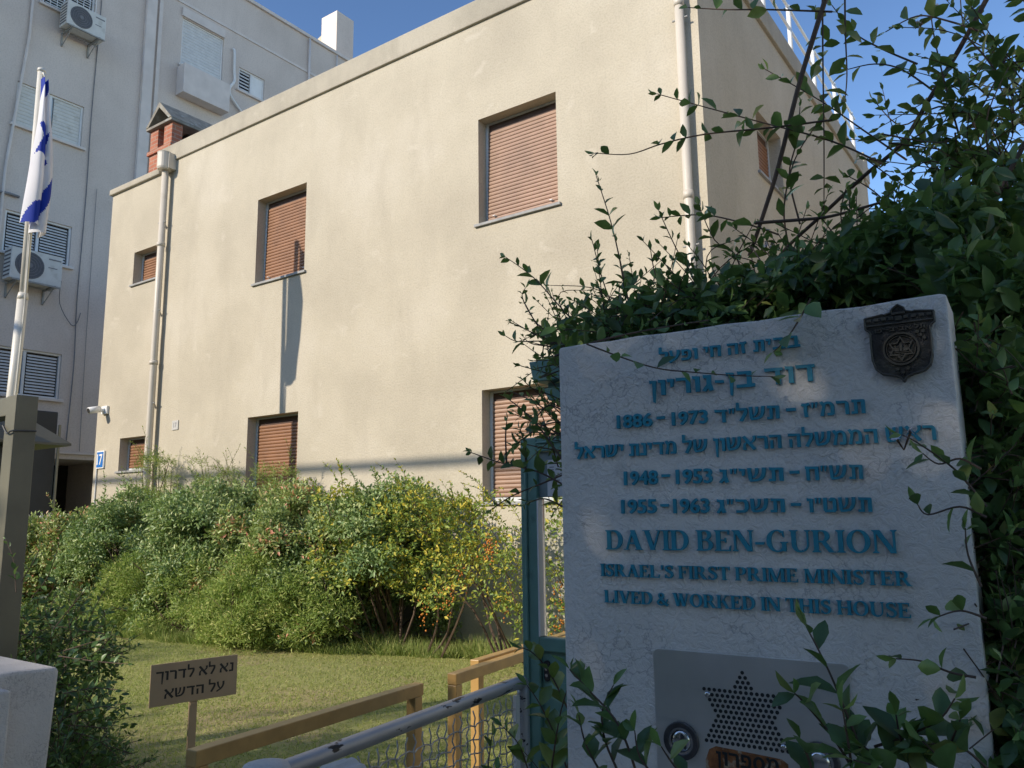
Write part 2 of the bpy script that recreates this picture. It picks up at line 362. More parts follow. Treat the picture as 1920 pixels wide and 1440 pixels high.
# ------------------------------------------------------------------ lettering
def text_mesh(body, bold=.0, depth=.1, res=3):
    c = bpy.data.curves.new('tmp', 'FONT'); c.body = body; c.size = 1; c.offset = bold; c.extrude = depth / 2; c.resolution_u = res
    o = bpy.data.objects.new('tmp', c); COL.objects.link(o); bpy.context.view_layer.update()
    dg = bpy.context.evaluated_depsgraph_get(); me = bpy.data.meshes.new_from_object(o.evaluated_get(dg))
    v = np.zeros(len(me.vertices) * 3); me.vertices.foreach_get('co', v); v = v.reshape(-1, 3)
    f = [tuple(p.vertices) for p in me.polygons]
    bpy.data.objects.remove(o); bpy.data.curves.remove(c); bpy.data.meshes.remove(me)
    return v, f
def put_text(name, body, mat, parent, fr, a0, a1, b0, b1, c0, c1, bold=.0, shear=0):
    v, f = text_mesh(body, 0); lo, hi = v.min(0), v.max(0); V = []; Fc = []
    offs = [(0, 0)] + ([(bold * math.cos(2 * PI * k / 8), bold * .8 * math.sin(2 * PI * k / 8)) for k in range(8)] if bold else [])   # thicken the strokes
    lo2 = lo - np.array([bold, bold * .8, 0]); hi2 = hi + np.array([bold, bold * .8, 0]); sc = hi2 - lo2 + 1e-9
    for i, (dx, dy) in enumerate(offs):
        k = len(V); q = (v + np.array([dx, dy, 0]) - lo2) / sc
        V += [fr.p(a0 + x * (a1 - a0), b0 + y * (b1 - b0), c0 + z * (c1 - c0 + i * .00004)) for x, y, z in q]
        Fc += [tuple(j + k for j in t) for t in f]
    return mesh_obj(name, V, Fc, mat, parent)

T, TH, SH, SO = .19, .075, .055, .075       # stem, hairline, serif height, serif overhang (cap height = 1)
def g_rect(x0, x1, y0, y1): return [(x0, y0), (x1, y0), (x1, y1), (x0, y1)]
def g_stem(x, y0=0, y1=1, w=T, s='lrLR'):
    L = [g_rect(x, x + w, y0, y1)]
    L.append([(x - (SO if 'l' in s else 0), y0), (x + w + (SO if 'r' in s else 0), y0), (x + w + (SO if 'r' in s else 0), y0 + SH * .6), (x + w, y0 + SH * 1.7), (x, y0 + SH * 1.7), (x - (SO if 'l' in s else 0), y0 + SH * .6)])
    L.append([(x - (SO if 'L' in s else 0), y1), (x - (SO if 'L' in s else 0), y1 - SH * .6), (x, y1 - SH * 1.7), (x + w, y1 - SH * 1.7), (x + w + (SO if 'R' in s else 0), y1 - SH * .6), (x + w + (SO if 'R' in s else 0), y1)][::-1])
    return L
def g_diag(x0, y0, x1, y1, w): return [[(x0, y0), (x0 + w, y0), (x1 + w, y1), (x1, y1)] if y1 > y0 else [(x1, y1), (x1 + w, y1), (x0 + w, y0), (x0, y0)]]
def g_serif(x, y, w=.36, up=True): return [g_rect(x - w / 2, x + w / 2, y, y + SH * .8) if up else g_rect(x - w / 2, x + w / 2, y - SH * .8, y)]
def g_bowl(cx, cy, rx, ry, tx, ty, a0, a1, k=14):
    L = []
    for i in range(k):
        A, B = R(a0 + (a1 - a0) * i / k), R(a0 + (a1 - a0) * (i + 1) / k)
        q = [(cx + rx * math.cos(A), cy + ry * math.sin(A)), (cx + rx * math.cos(B), cy + ry * math.sin(B)),
             (cx + (rx - tx) * math.cos(B), cy + (ry - ty) * math.sin(B)), (cx + (rx - tx) * math.cos(A), cy + (ry - ty) * math.sin(A))]
        L.append(q)
    return L
def g_path(pts, ws):
    L = []
    nrm = []
    for i in range(len(pts)):
        a, b = pts[max(0, i - 1)], pts[min(len(pts) - 1, i + 1)]; dx, dy = b[0] - a[0], b[1] - a[1]; d = math.hypot(dx, dy); nrm.append((-dy / d, dx / d))
    for i in range(len(pts) - 1):
        (x0, y0), (x1, y1) = pts[i], pts[i + 1]; (n0, m0), (n1, m1) = nrm[i], nrm[i + 1]; w0, w1 = ws[i] / 2, ws[i + 1] / 2
        L.append([(x0 + n0 * w0, y0 + m0 * w0), (x1 + n1 * w1, y1 + m1 * w1), (x1 - n1 * w1, y1 - m1 * w1), (x0 - n0 * w0, y0 - m0 * w0)])
    return L
def smooth_pts(pts, k=4):
    P = [np.array(p, float) for p in pts]; out = []
    for i in range(len(P) - 1):
        p0, p1, p2, p3 = P[max(0, i - 1)], P[i], P[i + 1], P[min(len(P) - 1, i + 2)]
        for j in range(k):
            t = j / k; out.append(.5 * ((2 * p1) + (-p0 + p2) * t + (2 * p0 - 5 * p1 + 4 * p2 - p3) * t * t + (-p0 + 3 * p1 - 3 * p2 + p3) * t ** 3))
    out.append(P[-1]); return out
def glyph(ch):
    o = SO
    if ch == 'I': return g_stem(o), T + 2 * o
    if ch == 'D': return g_stem(o) + [g_rect(o + T, .42, .93, 1), g_rect(o + T, .42, 0, .07)] + g_bowl(.42, .5, .44, .5, T * 1.05, .07, -90, 90, 18), .90
    if ch == 'B': return g_stem(o) + [g_rect(o + T, .42, .93, 1), g_rect(o + T, .44, .49, .55), g_rect(o + T, .44, 0, .07)] + g_bowl(.42, .755, .27, .245, T * .9, .07, -90, 90) + g_bowl(.44, .275, .32, .275, T, .07, -90, 90), .80
    if ch == 'P': return g_stem(o) + [g_rect(o + T, .42, .93, 1), g_rect(o + T, .42, .42, .49)] + g_bowl(.42, .71, .30, .29, T, .07, -90, 90), .76
    if ch == 'R': return g_stem(o) + [g_rect(o + T, .42, .93, 1), g_rect(o + T, .42, .45, .52)] + g_bowl(.42, .725, .29, .275, T, .07, -90, 90) + g_diag(.36, .48, .66, 0, T * 1.05) + g_serif(.82, 0, .2), .92
    if ch in 'EFL':
        L = g_stem(o, s='lL' if ch == 'E' else ('lL' if ch == 'L' else 'lLr'))
        if ch != 'L': L += [g_rect(o + T, .66, .93, 1), [(.60, .93), (.60, .80), (.66, .76), (.66, .93)], g_rect(o + T, .50, .48, .55), g_rect(.46, .52, .40, .63)]
        if ch != 'F': L += [g_rect(o + T, .70, 0, .07), [(.63, .07), (.70, .07), (.72, .27), (.665, .22)]]
        return L, .76 if ch != 'F' else .70
    if ch == 'H': return g_stem(o) + g_stem(.66) + [g_rect(o + T, .66, .465, .54)], .66 + T + o
    if ch == 'T': return g_stem(.31, s='lr') + [g_rect(.02, .79, .93, 1), [(.02, .93), (.02, .74), (.075, .79), (.09, .93)], [(.72, .93), (.735, .79), (.79, .74), (.79, .93)]], .81
    if ch == 'N': return g_stem(o, w=TH * 1.2, s='lrL') + g_diag(o, 1, .66, 0, T * 1.15) + g_stem(.76, w=TH * 1.2, s='LR'), .92
    if ch == 'M': return g_stem(o, w=TH * 1.2, s='lrL') + g_diag(o, 1, .42, 0, T) + g_diag(.45, 0, .80, 1, TH) + g_stem(.84, w=T, s='lrR'), 1.11
    if ch == 'A': return g_diag(.10, 0, .42, 1, TH) + g_diag(.34, 1, .66, 0, T * 1.1) + [g_rect(.2, .68, .30, .37)] + g_serif(.13, 0, .26) + g_serif(.76, 0, .34), .93
    if ch == 'V': return g_diag(.08, 1, .38, 0, T * 1.1) + g_diag(.47, 0, .78, 1, TH) + g_serif(.17, 1, .34, False) + g_serif(.81, 1, .25, False), .93
    if ch == 'W': return g_diag(.07, 1, .30, 0, T) + g_diag(.38, 0, .58, 1, TH) + g_diag(.50, 1, .73, 0, T) + g_diag(.82, 0, 1.06, 1, TH) + g_serif(.15, 1, .3, False) + g_serif(.58, 1, .26, False) + g_serif(1.09, 1, .24, False), 1.22
    if ch == 'K': return g_stem(o) + g_diag(.28, .42, .66, 1, TH) + g_diag(.36, .58, .66, 0, T) + g_serif(.70, 1, .26, False) + g_serif(.76, 0, .32), .93
    if ch == 'U': return g_stem(o, .34, 1, T, 'LR') + g_bowl(.42, .34, .345, .36, T, .09, 180, 300) + g_bowl(.42, .34, .345, .36, TH, .09, 300, 360) + g_stem(.69, .34, 1, TH, 'LR'), .86
    if ch == 'O': return g_bowl(.47, .5, .45, .52, T * 1.05, .07, 0, 360, 30), .95
    if ch == 'G': return g_bowl(.47, .5, .45, .52, T * 1.05, .07, 50, 320, 24) + g_stem(.66, .02, .46, T * .9, 'LR') + [[(.68, .92), (.74, .97), (.76, .66), (.70, .70)]], .95
    if ch == 'S':
        p = smooth_pts([(.57, .76), (.47, .93), (.30, .96), (.14, .84), (.17, .66), (.33, .54), (.50, .42), (.56, .24), (.44, .06), (.24, .04), (.08, .24)], 3)
        w = np.interp(np.linspace(0, 1, len(p)), [0, .12, .3, .5, .7, .9, 1], [.05, .08, .16, .19, .16, .08, .05])
        return g_path([tuple(q) for q in p], w) + [g_rect(.55, .60, .70, .99), g_rect(.05, .10, .01, .30)], .66
    if ch == '&':
        p = smooth_pts([(.80, .48), (.62, .14), (.36, .02), (.12, .10), (.08, .28), (.28, .46), (.46, .66), (.42, .88), (.26, .92), (.18, .76), (.30, .54), (.56, .18), (.80, 0)], 3)
        w = np.interp(np.linspace(0, 1, len(p)), [0, .25, .4, .6, .8, 1], [.06, .12, .18, .09, .15, .17]); return g_path([tuple(q) for q in p], w), .84
    if ch == '-': return [g_rect(.05, .42, .32, .44)], .47
    if ch == "'": return [[(.08, .64), (.14, .64), (.2, 1), (.04, 1)]], .24
    return [], .30
def serif_text(name, body, mat, parent, fr, a0, a1, b0, h, c0, c1, slope=0):
    x = 0; items = []
    for ch in body:
        L, w = glyph(ch); items.append((x, L)); x += w + (.035 if ch != ' ' else 0)
    s = (a1 - a0) / x; mb = MB(); k = 0
    for x0, L in items:
        for poly in L:
            pp = [(a0 + (x0 + px) * s, b0 + py * h + (x0 + px) * s * slope) for px, py in poly]
            ar = sum(pp[i][0] * pp[(i + 1) % len(pp)][1] - pp[(i + 1) % len(pp)][0] * pp[i][1] for i in range(len(pp)))
            if ar < 0: pp = pp[::-1]
            mb.prism(pp, c0, c1 + (k % 7) * .00006, fr); k += 1
    return mb.build(name, mat, parent)

def hglyph(ch):
    q, P = g_rect, lambda pts, w0, w1=None, k=3: g_path([tuple(z) for z in smooth_pts(pts, k)], np.linspace(w0, w1 or w0, (len(pts) - 1) * k + 1))
    top = lambda x0, x1: [[(x0, .80), (x1, .80), (x1, .97), (x0 + .03, 1.0), (x0 - .01, 1.04)]]
    if ch == 'א': return P([(.05, 1.0), (.72, .02)], .21) + P([(.70, 1.02), (.70, .74), (.46, .46)], .19, .1) + P([(.30, .60), (.11, .40), (.10, 0)], .1, .19), .78
    if ch == 'ב': return top(.06, .62) + [q(.44, .63, .1, .93), q(0, .76, 0, .2)], .76
    if ch == 'ג': return top(.06, .36) + [q(.20, .39, .34, .98)] + P([(.30, .42), (.06, .0)], .17) + P([(.30, .42), (.40, .0)], .19), .46
    if ch == 'ד': return top(0, .72) + [q(.43, .62, 0, .86)], .72
    if ch == 'ה': return top(0, .68) + [q(.50, .69, 0, .93), q(.05, .22, 0, .60)], .69
    if ch == 'ו': return top(0, .28) + [q(.12, .31, 0, .96)], .31
    if ch == 'ז': return P([(0, .92), (.2, .88), (.42, .94)], .2) + P([(.24, .9), (.2, .5), (.24, 0)], .17, .19), .42
    if ch == 'ח': return top(0, .70) + [q(.04, .22, 0, .85), q(.52, .71, 0, .93)], .71
    if ch == 'ט': return [q(0, .19, .1, 1.02), q(.06, .62, 0, .2), q(.50, .69, .1, .9)] + P([(.36, .78), (.46, .95), (.6, .88)], .17), .69
    if ch == 'י': return top(0, .26) + [[(.14, .44), (.26, .5), (.30, .95), (.12, .95)]], .30
    if ch == 'כ': return top(.02, .46) + [q(.02, .48, 0, .2)] + P([(.44, .91), (.56, .7), (.56, .3), (.44, .1)], .19), .65
    if ch == 'ל': return [q(0, .16, .84, 1.42)] + top(0, .58) + P([(.53, .92), (.52, .6), (.24, .0)], .19), .62
    if ch == 'מ': return P([(.05, 1.03), (.18, .74)], .17) + P([(.22, .80), (.08, 0)], .13, .19) + P([(.16, .78), (.36, .93), (.56, .86), (.64, .6), (.62, .08)], .15, .2) + [q(.36, .66, 0, .19)], .74
    if ch == 'נ': return top(.10, .40) + [q(.24, .42, .08, .97), q(0, .40, 0, .2)], .42
    if ch == 'ן': return top(0, .28) + [[(.12, .96), (.15, -.40), (.24, -.46), (.31, .96)][::-1]], .31
    if ch == 'ך': return top(0, .66) + [[(.47, .92), (.49, -.36), (.58, -.42), (.66, .92)][::-1]], .66
    if ch == 'ס': return g_bowl(.37, .5, .37, .5, .19, .18, 0, 360, 20), .74
    if ch == 'ע': return P([(.62, 1.02), (.60, .6), (.40, .24), (.0, -.06)], .19, .15) + P([(.09, 1.02), (.16, .55), (.34, .22)], .18, .12), .72
    if ch == 'פ': return top(.06, .46) + [q(0, .48, 0, .2), q(.04, .20, .52, .9), q(.06, .34, .44, .58)] + P([(.44, .91), (.57, .7), (.57, .3), (.44, .1)], .19), .67
    if ch == 'ר': return top(0, .46) + P([(.42, .90), (.52, .78), (.53, .4), (.53, 0)], .19), .63
    if ch == 'ש': return P([(.09, 1.02), (.11, .5), (.14, .12)], .18) + P([(.46, 1.0), (.42, .55), (.26, .30)], .16, .11) + P([(.80, 1.02), (.76, .5), (.56, .16), (.1, .09)], .19, .17), .90
    if ch == 'ת': return top(.04, .66) + [q(.50, .69, 0, .93), q(.15, .32, .08, .86), q(0, .31, 0, .18)], .69
    if ch == '-': return [[(0, .44), (.36, .40), (.36, .57), (0, .61)]], .38
    if ch == '״': return [[(.02, .62), (.07, .62), (.14, 1.02), (.0, 1.02)], [(.22, .62), (.27, .62), (.34, 1.02), (.20, 1.02)]], .34
    return [], .30
def heb_text(name, body, mat, parent, fr, a0, a1, b0, h, c0, c1, slope=0):
    x = 0; items = []
    for ch in body[::-1]:                                         # Hebrew runs right to left
        L, w = hglyph(ch); items.append((x, L)); x += w + (.11 if ch != ' ' else .02)
    s = (a1 - a0) / (x - .11); mb = MB(); k = 0
    for x0, L in items:
        for poly in L:
            pp = [(a0 + (x0 + px) * s, b0 + py * h + (x0 + px) * s * slope) for px, py in poly]
            ar = sum(pp[i][0] * pp[(i + 1) % len(pp)][1] - pp[(i + 1) % len(pp)][0] * pp[i][1] for i in range(len(pp)))
            if ar < 0: pp = pp[::-1]
            mb.prism(pp, c0, c1 + (k % 7) * .00006, fr); k += 1
    return mb.build(name, mat, parent)

# ------------------------------------------------------------------ leaves and shoots
NEAR_T = np.array([(0, 0, 0), (.22, .30, .06), (.22, 0, 0), (.22, -.30, .06), (.52, .5, .10), (.52, 0, 0), (.52, -.5, .10), (.80, .30, .06), (.80, 0, 0), (.80, -.30, .06), (1, 0, 0)])
NEAR_F = [(0, 2, 1), (0, 3, 2), (1, 2, 5, 4), (2, 3, 6, 5), (4, 5, 8, 7), (5, 6, 9, 8), (7, 8, 10), (8, 9, 10)]
FAR_T = np.array([(0, 0, 0), (.5, .5, .12), (1, 0, 0), (.5, -.5, .12)]); FAR_F = [(0, 2, 1), (0, 3, 2)]
BL_T = np.array([(0, .5, 0), (0, -.5, 0), (1, 0, 0)]); BL_F = [(0, 1, 2)]
class Leaves:
    def __init__(s, near=True): s.t, s.fc = (NEAR_T, NEAR_F) if near is True else ((FAR_T, FAR_F) if near is False else (BL_T, BL_F)); s.P = []; s.D = []; s.N = []; s.L = []; s.W = []; s.r = []
    def add(s, P, D, N, L, W, r): 
        for a, b in ((s.P, P), (s.D, D), (s.N, N)): a.append(np.atleast_2d(b))
        n = len(np.atleast_2d(P)); s.L.append(np.broadcast_to(L, n)); s.W.append(np.broadcast_to(W, n)); s.r.append(np.broadcast_to(r, n))
    def build(s, name, mat, parent=None, curl=.18, smooth=False):
        P, D, N = (np.concatenate(x) for x in (s.P, s.D, s.N)); L, W, r = (np.concatenate(x) for x in (s.L, s.W, s.r))
        D = D / np.linalg.norm(D, axis=1, keepdims=True); N = N - D * (N * D).sum(1, keepdims=True); N = N / (np.linalg.norm(N, axis=1, keepdims=True) + 1e-9); B = np.cross(N, D)
        t = s.t; n = len(P); k = len(t)
        a = t[:, 0][None, :] * L[:, None]; b = t[:, 1][None, :] * W[:, None]; c = t[:, 2][None, :] * W[:, None] * 2 - curl * (t[:, 0] ** 2)[None, :] * L[:, None]
        v = P[:, None, :] + a[..., None] * D[:, None, :] + b[..., None] * B[:, None, :] + c[..., None] * N[:, None, :]
        base = (np.arange(n) * k)[:, None]
        fl = np.concatenate([np.array(f) for f in s.fc]); loops = (base + fl[None, :]).ravel(); per = np.tile([len(f) for f in s.fc], n)
        return fast_obj(name, v.reshape(-1, 3), loops, per, mat, parent, np.repeat(r, k), smooth)
def rdir(n=None):
    d = rng.normal(size=(n or 1, 3)); d /= np.linalg.norm(d, axis=1, keepdims=True); return d if n else d[0]
def shoot(lv, mb, pts, leaf=.042, step=.024, r0=.0022, aspect=.42, start=.05, skip=.12, clusters=True, k=5, upness=.35):
    P = smooth_pts(pts, 5); P = np.array(P); seg = np.linalg.norm(np.diff(P, axis=0), axis=1); s = np.concatenate([[0], np.cumsum(seg)]); tot = s[-1]
    if mb is not None: mb.tube(P, np.linspace(r0, r0 * .45, len(P)), k, False)
    d = start * tot + rng.uniform(0, step); side = rng.uniform(0, 2 * PI)
    while d < tot:
        if rng.random() > skip:
            p = np.array([np.interp(d, s, P[:, q]) for q in range(3)]); q2 = np.array([np.interp(min(tot, d + .01), s, P[:, q]) for q in range(3)]); q1 = np.array([np.interp(max(0, d - .01), s, P[:, q]) for q in range(3)])
            t = q2 - q1; t /= np.linalg.norm(t) + 1e-9
            a = np.cross(t, (0, 0, 1.)); a /= np.linalg.norm(a) + 1e-9; b = np.cross(a, t)
            ends = d / tot
            for w in ([0, 2.6] if (clusters and rng.random() < .45) else [0]):
                o = math.cos(side + w) * a + math.sin(side + w) * b
                dd = t * rng.uniform(.25, .8) + o * rng.uniform(.6, 1) + np.array([0, 0, upness]) + rng.normal(size=3) * .18
                L = leaf * rng.uniform(.55, 1.15) * (1.0 - .45 * max(0, ends - .6) / .4)
                lv.add(p, dd, t * .5 + np.array([0, 0, 1.]) + rng.normal(size=3) * .5, L, L * (aspect + .05) * rng.uniform(.8, 1.2), rng.random())
            side += 2.4 + rng.normal() * .3
        d += step * rng.uniform(.7, 1.4)
    lv.add(P[-1], P[-1] - P[-3], rdir(), leaf * .6, leaf * .22, rng.uniform(.6, 1)); lv.add(P[-1], (P[-1] - P[-3]) + rdir() * .02, rdir(), leaf * .45, leaf * .2, rng.uniform(.6, 1))

# ------------------------------------------------------------------ ground
mb = MB(); mb.add([(-400, -400, 0), (400, -400, 0), (400, 600, 0), (-400, 600, 0)], [(0, 1, 2, 3)]); struct(mb.build('terrain', 'dryground'))
mb = MB(); mb.box(-300, 300, -12.5, -3.2, -.05, .004); struct(mb.build('road', 'asphalt'))
mb = MB(); mb.box(-60, 40, -3.2, 1.35, .0, .12); struct(mb.build('pavement', 'pavement'))
mb = MB(); mb.box(-14.2, -2.12, 1.35, 7.0, -.05, .28); mb.box(-19, -14.2, 1.35, 20, -.05, .2); struct(mb.build('lawn', 'soil'))
mb = MB(); mb.box(-2.12, 3.5, 1.35, 7.0, -.05, .2); struct(mb.build('path', 'paver'))

# ------------------------------------------------------------------ the house
def shutter_mesh(mb, fr, x0, x1, z0, z1, c, tilt=0, p=.046):
    n = max(3, int(round((z1 - z0) / p))); p = (z1 - z0) / n; prof = []
    for i in range(n):
        z = z0 + i * p
        for dz, dc in ((0, -.010), (.007, 0), (p * .5, .0035), (p - .004, 0), (p - .001, -.010)): prof.append((z + dz, dc))
    prof.append((z1, -.007))
    P = []
    for x in (x0, x1):
        for z, dc in prof: P.append(fr.p(x, z, c + dc + tilt * (z1 - z) / (z1 - z0)))
    m = len(prof); mb.add(P, [(i, m + i, m + i + 1, i + 1) for i in range(m - 1)])
def house_window(parent, fr, x0, x1, z0, z1, depth, shut='shutter', tilt=.0, bolts=True, label=None):
    f = MB(); fw = .035; c0, c1 = -depth, -depth + .03
    f.box(x0 + .002, x0 + fw, z0 + .002, z1 - .002, c0 - .02, c1, fr); f.box(x1 - fw, x1 - .002, z0 + .002, z1 - .002, c0 - .02, c1, fr)
    f.box(x0 + fw, x1 - fw, z0 + .002, z0 + fw + .015, c0 - .02, c1 - .003, fr); f.box(x0 + fw, x1 - fw, z1 - .02, z1 - .002, c0 - .02, c1 - .003, fr)
    f.box(x0, x1, z0, z1, c0 - .06, c0 - .04, fr)
    w = f.build('window', 'alu', parent, bevel=.003)
    if label: w['label'] = label
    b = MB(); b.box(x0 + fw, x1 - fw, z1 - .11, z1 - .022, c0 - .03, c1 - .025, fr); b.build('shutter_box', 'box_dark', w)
    s = MB(); shutter_mesh(s, fr, x0 + fw + .004, x1 - fw - .004, z0 + fw + .02, z1 - .112, c1 - .012, tilt); so = s.build('shutter', shut, w)
    if bolts:
        for xx in (x0 + .15, x1 - .15):
            k = MB(); k.box(xx - .018, xx + .018, z0 + .10, z0 + .108, c1 - .02 + tilt, c1 + .022 + tilt, fr); k.build('shutter_stop', 'white_metal', w, bevel=.002)
    g = MB(); g.box(x0 - .05, x1 + .04, z0 - .032, z0 + .001, -depth + .002, .032, fr); g.build('sill', 'sill', w, bevel=.004)
    return w
HW = [(-12.78, -11.93, 5.52, 6.09), (-12.84, -11.95, 2.38, 2.92), (-9.47, -8.40, 4.94, 6.22), (-9.50, -8.43, 1.55, 3.0), (-5.38, -4.30, 4.915, 6.21), (-5.35, -4.05, 1.74, 2.975)]
DEP = .175
house = thing('house', 'cream stucco two storey house with brown roller shutters behind the hedge', 'house', (-8, 9, 0))
mb = MB()
holed_wall(mb, FX, -12.07, -2.63, 0, 7.6, [h for h in HW if h[0] > -12], DEP)
holed_wall(mb, FX, -13.62, -12.07, 0, 7.33, [], DEP)
mb = MB(); XS = -12.07
hl = [(a, b, c, d) for a, b, c, d in HW]
holed_wall(mb, FX, -13.62, -2.63, 0, 7.33, hl, DEP)
mb.add([FX.p(-12.07, 7.33), FX.p(-2.63, 7.33), FX.p(-2.63, 7.6), FX.p(-12.07, 7.6)], [(0, 1, 2, 3)])
SW = [(8.66, 9.60, 5.42, 6.20)]
holed_wall(mb, FS, 7, 15, 0, 7.6, SW, DEP)
mb.add([(-13.62, 7, 0), (-13.62, 15, 0), (-13.62, 15, 7.33), (-13.62, 7, 7.33)], [(0, 1, 2, 3)])
mb.add([(-13.62, 15, 0), (-2.63, 15, 0), (-2.63, 15, 7.33), (-13.62, 15, 7.33)], [(0, 1, 2, 3)])
mb.add([(-12.07, 7, 7.33), (-12.07, 15, 7.33), (-12.07, 15, 7.6), (-12.07, 7, 7.6)], [(0, 1, 2, 3)])
mb.build('wall', 'house', house)
mb = MB(); mb.box(-13.6, -2.65, 7.02, 14.98, 7.18, 7.25); mb.build('roof', 'roofing', house)
mb = MB(); mb.box(-12.09, -2.585, 6.965, 7.25, 7.455, 7.755); mb.box(-2.90, -2.5855, 7.25, 15.05, 7.456, 7.754); mb.build('coping', 'coping', house, bevel=.012)
mb = MB(); mb.box(-13.67, -12.092, 6.95, 7.22, 7.315, 7.425); mb.box(-13.672, -13.40, 7.22, 15, 7.316, 7.424); c_ = mb.build('coping', 'coping', house, bevel=.02); c_['label'] = 'low rounded coping over the narrow left bay'
mb = MB(); mb.box(-2.98, -2.6, 14.75, 15.04, 7.40, 7.98); mb.build('roof_pier', 'coping', house, bevel=.01)
for i, h in enumerate(HW):
    house_window(house, FX, *h, DEP, 'shutter_faded' if i in (4, 5) else 'shutter', .035 if i == 4 else (.02 if i == 2 else .004), i in (2, 4), 'wide window with a sun faded shutter' if i in (4, 5) else None)
house_window(house, FS, *SW[0], .18)
def bracket(parent, x, y, z, fr): 
    b = MB(); b.ring(0, 0, .05, .058, -.012, .012, Fr((x, y, z), (1, 0, 0), (0, 1, 0), (0, 0, 1)), 18); b.build('pipe_bracket', 'pvc', parent)
dp = MB(); dp.tube([(-11.80, 6.895, 7.25), (-11.80, 6.895, 4.6), (-11.805, 6.897, 4.5), (-11.81, 6.893, .9), (-11.81, 6.893, .3)], .054, 16)
for z in (6.0, 4.05, 2.0): dp.tube([(-11.805, 6.895, z - .03), (-11.805, 6.895, z + .03)], .066, 16)
dpo = dp.build('downpipe', 'pvc', house, True)
hp = MB(); hp.tube([(-11.79, 6.86, 7.27), (-11.79, 6.86, 7.30), (-11.79, 6.86, 7.54), (-11.79, 6.86, 7.56)], [.10, .112, .112, .117], 20); hp.box(-11.900, -11.66, 6.86, 6.998, 7.28, 7.545); hp.build('rain_hopper', 'pvc', dpo)
for z in (6.38, 4.9, 3.4): k = MB(); k.tube([(-11.88, 6.9, z), (-11.72, 6.9, z)], .012, 8); k.box(-11.90, -11.875, 6.88, 6.997, z - .012, z + .012); k.build('pipe_bracket', 'sill', dpo)
dp = MB(); dp.tube([(-2.79, 6.92, 7.45), (-2.79, 6.92, .3)], .045, 16)
for z in (6.62, 4.6): dp.tube([(-2.79, 6.92, z - .04), (-2.79, 6.92, z + .04)], .050, 16)
dpo = dp.build('downpipe', 'pvc', house, True)
for z in (6.45, 4.1): k = MB(); k.tube([(-2.87, 6.93, z), (-2.71, 6.93, z)], .01, 8); k.box(-2.80, -2.78, 6.92, 6.998, z - .01, z + .01); k.build('pipe_bracket', 'sill', dpo)
# chimney
ch = MB(); cx0, cx1, cy0, cy1 = -12.97, -12.30, 7.26, 8.75
ch.box(cx0, cx1, cy0, cy1, 7.0, 7.98); ch.box(cx0 - .035, cx1 + .035, cy0 - .035, cy1 + .03, 7.98, 8.05)
ch.box(cx0, cx0 + .24, cy0, cy0 + .2, 8.05, 8.45); ch.box(cx1 - .24, cx1, cy0, cy0 + .2, 8.05, 8.45)
ch.box(cx0, cx1, cy1 - .2, cy1, 8.05, 8.45); ch.box(cx0 + .001, cx0 + .1, cy0 + .9, cy1 - .2, 8.05, 8.45); ch.box(cx1 - .1, cx1 - .001, cy0 + .95, cy1 - .2, 8.05, 8.45)
ch.box(cx0 + .12, cx1 - .12, cy0 + .2, cy1 - .2, 8.05, 8.06)
cho = ch.build('chimney', 'brick', house)
ins = MB(); ins.box(cx0 + .2, cx1 - .2, cy0 + .42, cy0 + .48, 8.06, 8.44); ins.build('flue_dark_panel', 'dark', cho)  # near-black panel behind the chimney opening
cp = MB(); xm = (cx0 + cx1) / 2
cp.box(cx0 - .06, cx1 + .06, cy0 - .06, cy1 + .05, 8.45, 8.50)
for sgn in (-1, 1):
    e = xm + sgn * .40; q = [(xm, 8.90), (e, 8.50), (e - sgn * .085, 8.50), (xm, 8.79)]
    if sgn < 0: q = q[::-1]
    cp.prism(q, -cy1 - .06, -cy0 + .07, Fr((0, 0, 0), (1, 0, 0), (0, 0, 1), (0, -1, 0)))
cp.build('chimney_cap', 'slate', cho, bevel=.006)

# things fixed to the house
rl = thing('roof_railing', 'white pipe railing along the roof edge above the side wall', 'railing', (-2.75, 11, 7.75))
for y in (8.4, 9.68, 10.9, 12.15, 13.5, 14.75):
    b = MB(); b.tube([(-2.75, y, 7.74), (-2.75, y, 8.78)], .032, 10); b.build('post', 'white_metal', rl, True)
for z in (8.76, 8.42, 8.08):
    b = MB(); b.tube([(-2.75, 7.1, z), (-2.75, 15.0, z)], .022, 8); b.build('rail', 'white_metal', rl, True)
cc = thing('security_camera', 'white bullet security camera on the left corner of the cream house', 'camera', (-13.45, 6.95, 3.45))
b = MB(); b.box(-13.43, -13.25, 6.955, 6.999, 3.36, 3.50); b.tube([(-13.33, 6.96, 3.42), (-13.36, 6.84, 3.43)], .03, 10); b.build('mount', 'white', cc, bevel=.01)
b = MB(); p0 = np.array([-13.36, 6.84, 3.43]); dv = np.array([-.02, -.97, -.24]); dv /= np.linalg.norm(dv); b.tube([p0 - dv * .06, p0 + dv * .13], .055, 16); cb = b.build('body', 'white', cc, True)
b = MB(); b.tube([p0 + dv * .128, p0 + dv * .136], .042, 16); b.build('lens', 'dark', cb)
pn = thing('house_number_plate', 'blue and white enamel number 17 plate on the house corner', 'number plate', (-13.37, 6.99, 2.6))
b = MB(); b.box(-13.50, -13.26, 6.972, 6.999, 2.45, 2.745); b.build('plate', 'white', pn, bevel=.004)
b = MB(); b.box(-13.48, -13.28, 6.968, 6.9715, 2.47, 2.725); b.build('panel', 'blue', pn)
put_text('digits', '17', 'white', pn, FX, -13.462, -13.298, 2.51, 2.69, .0325, .036, .02)
b = MB(); b.tube([(-13.49, 6.985, 2.45), (-13.49, 6.985, .4)], .012, 8); tag(b.build('conduit', 'white_metal'), 'thin pale conduit running down below the blue number plate', 'conduit')
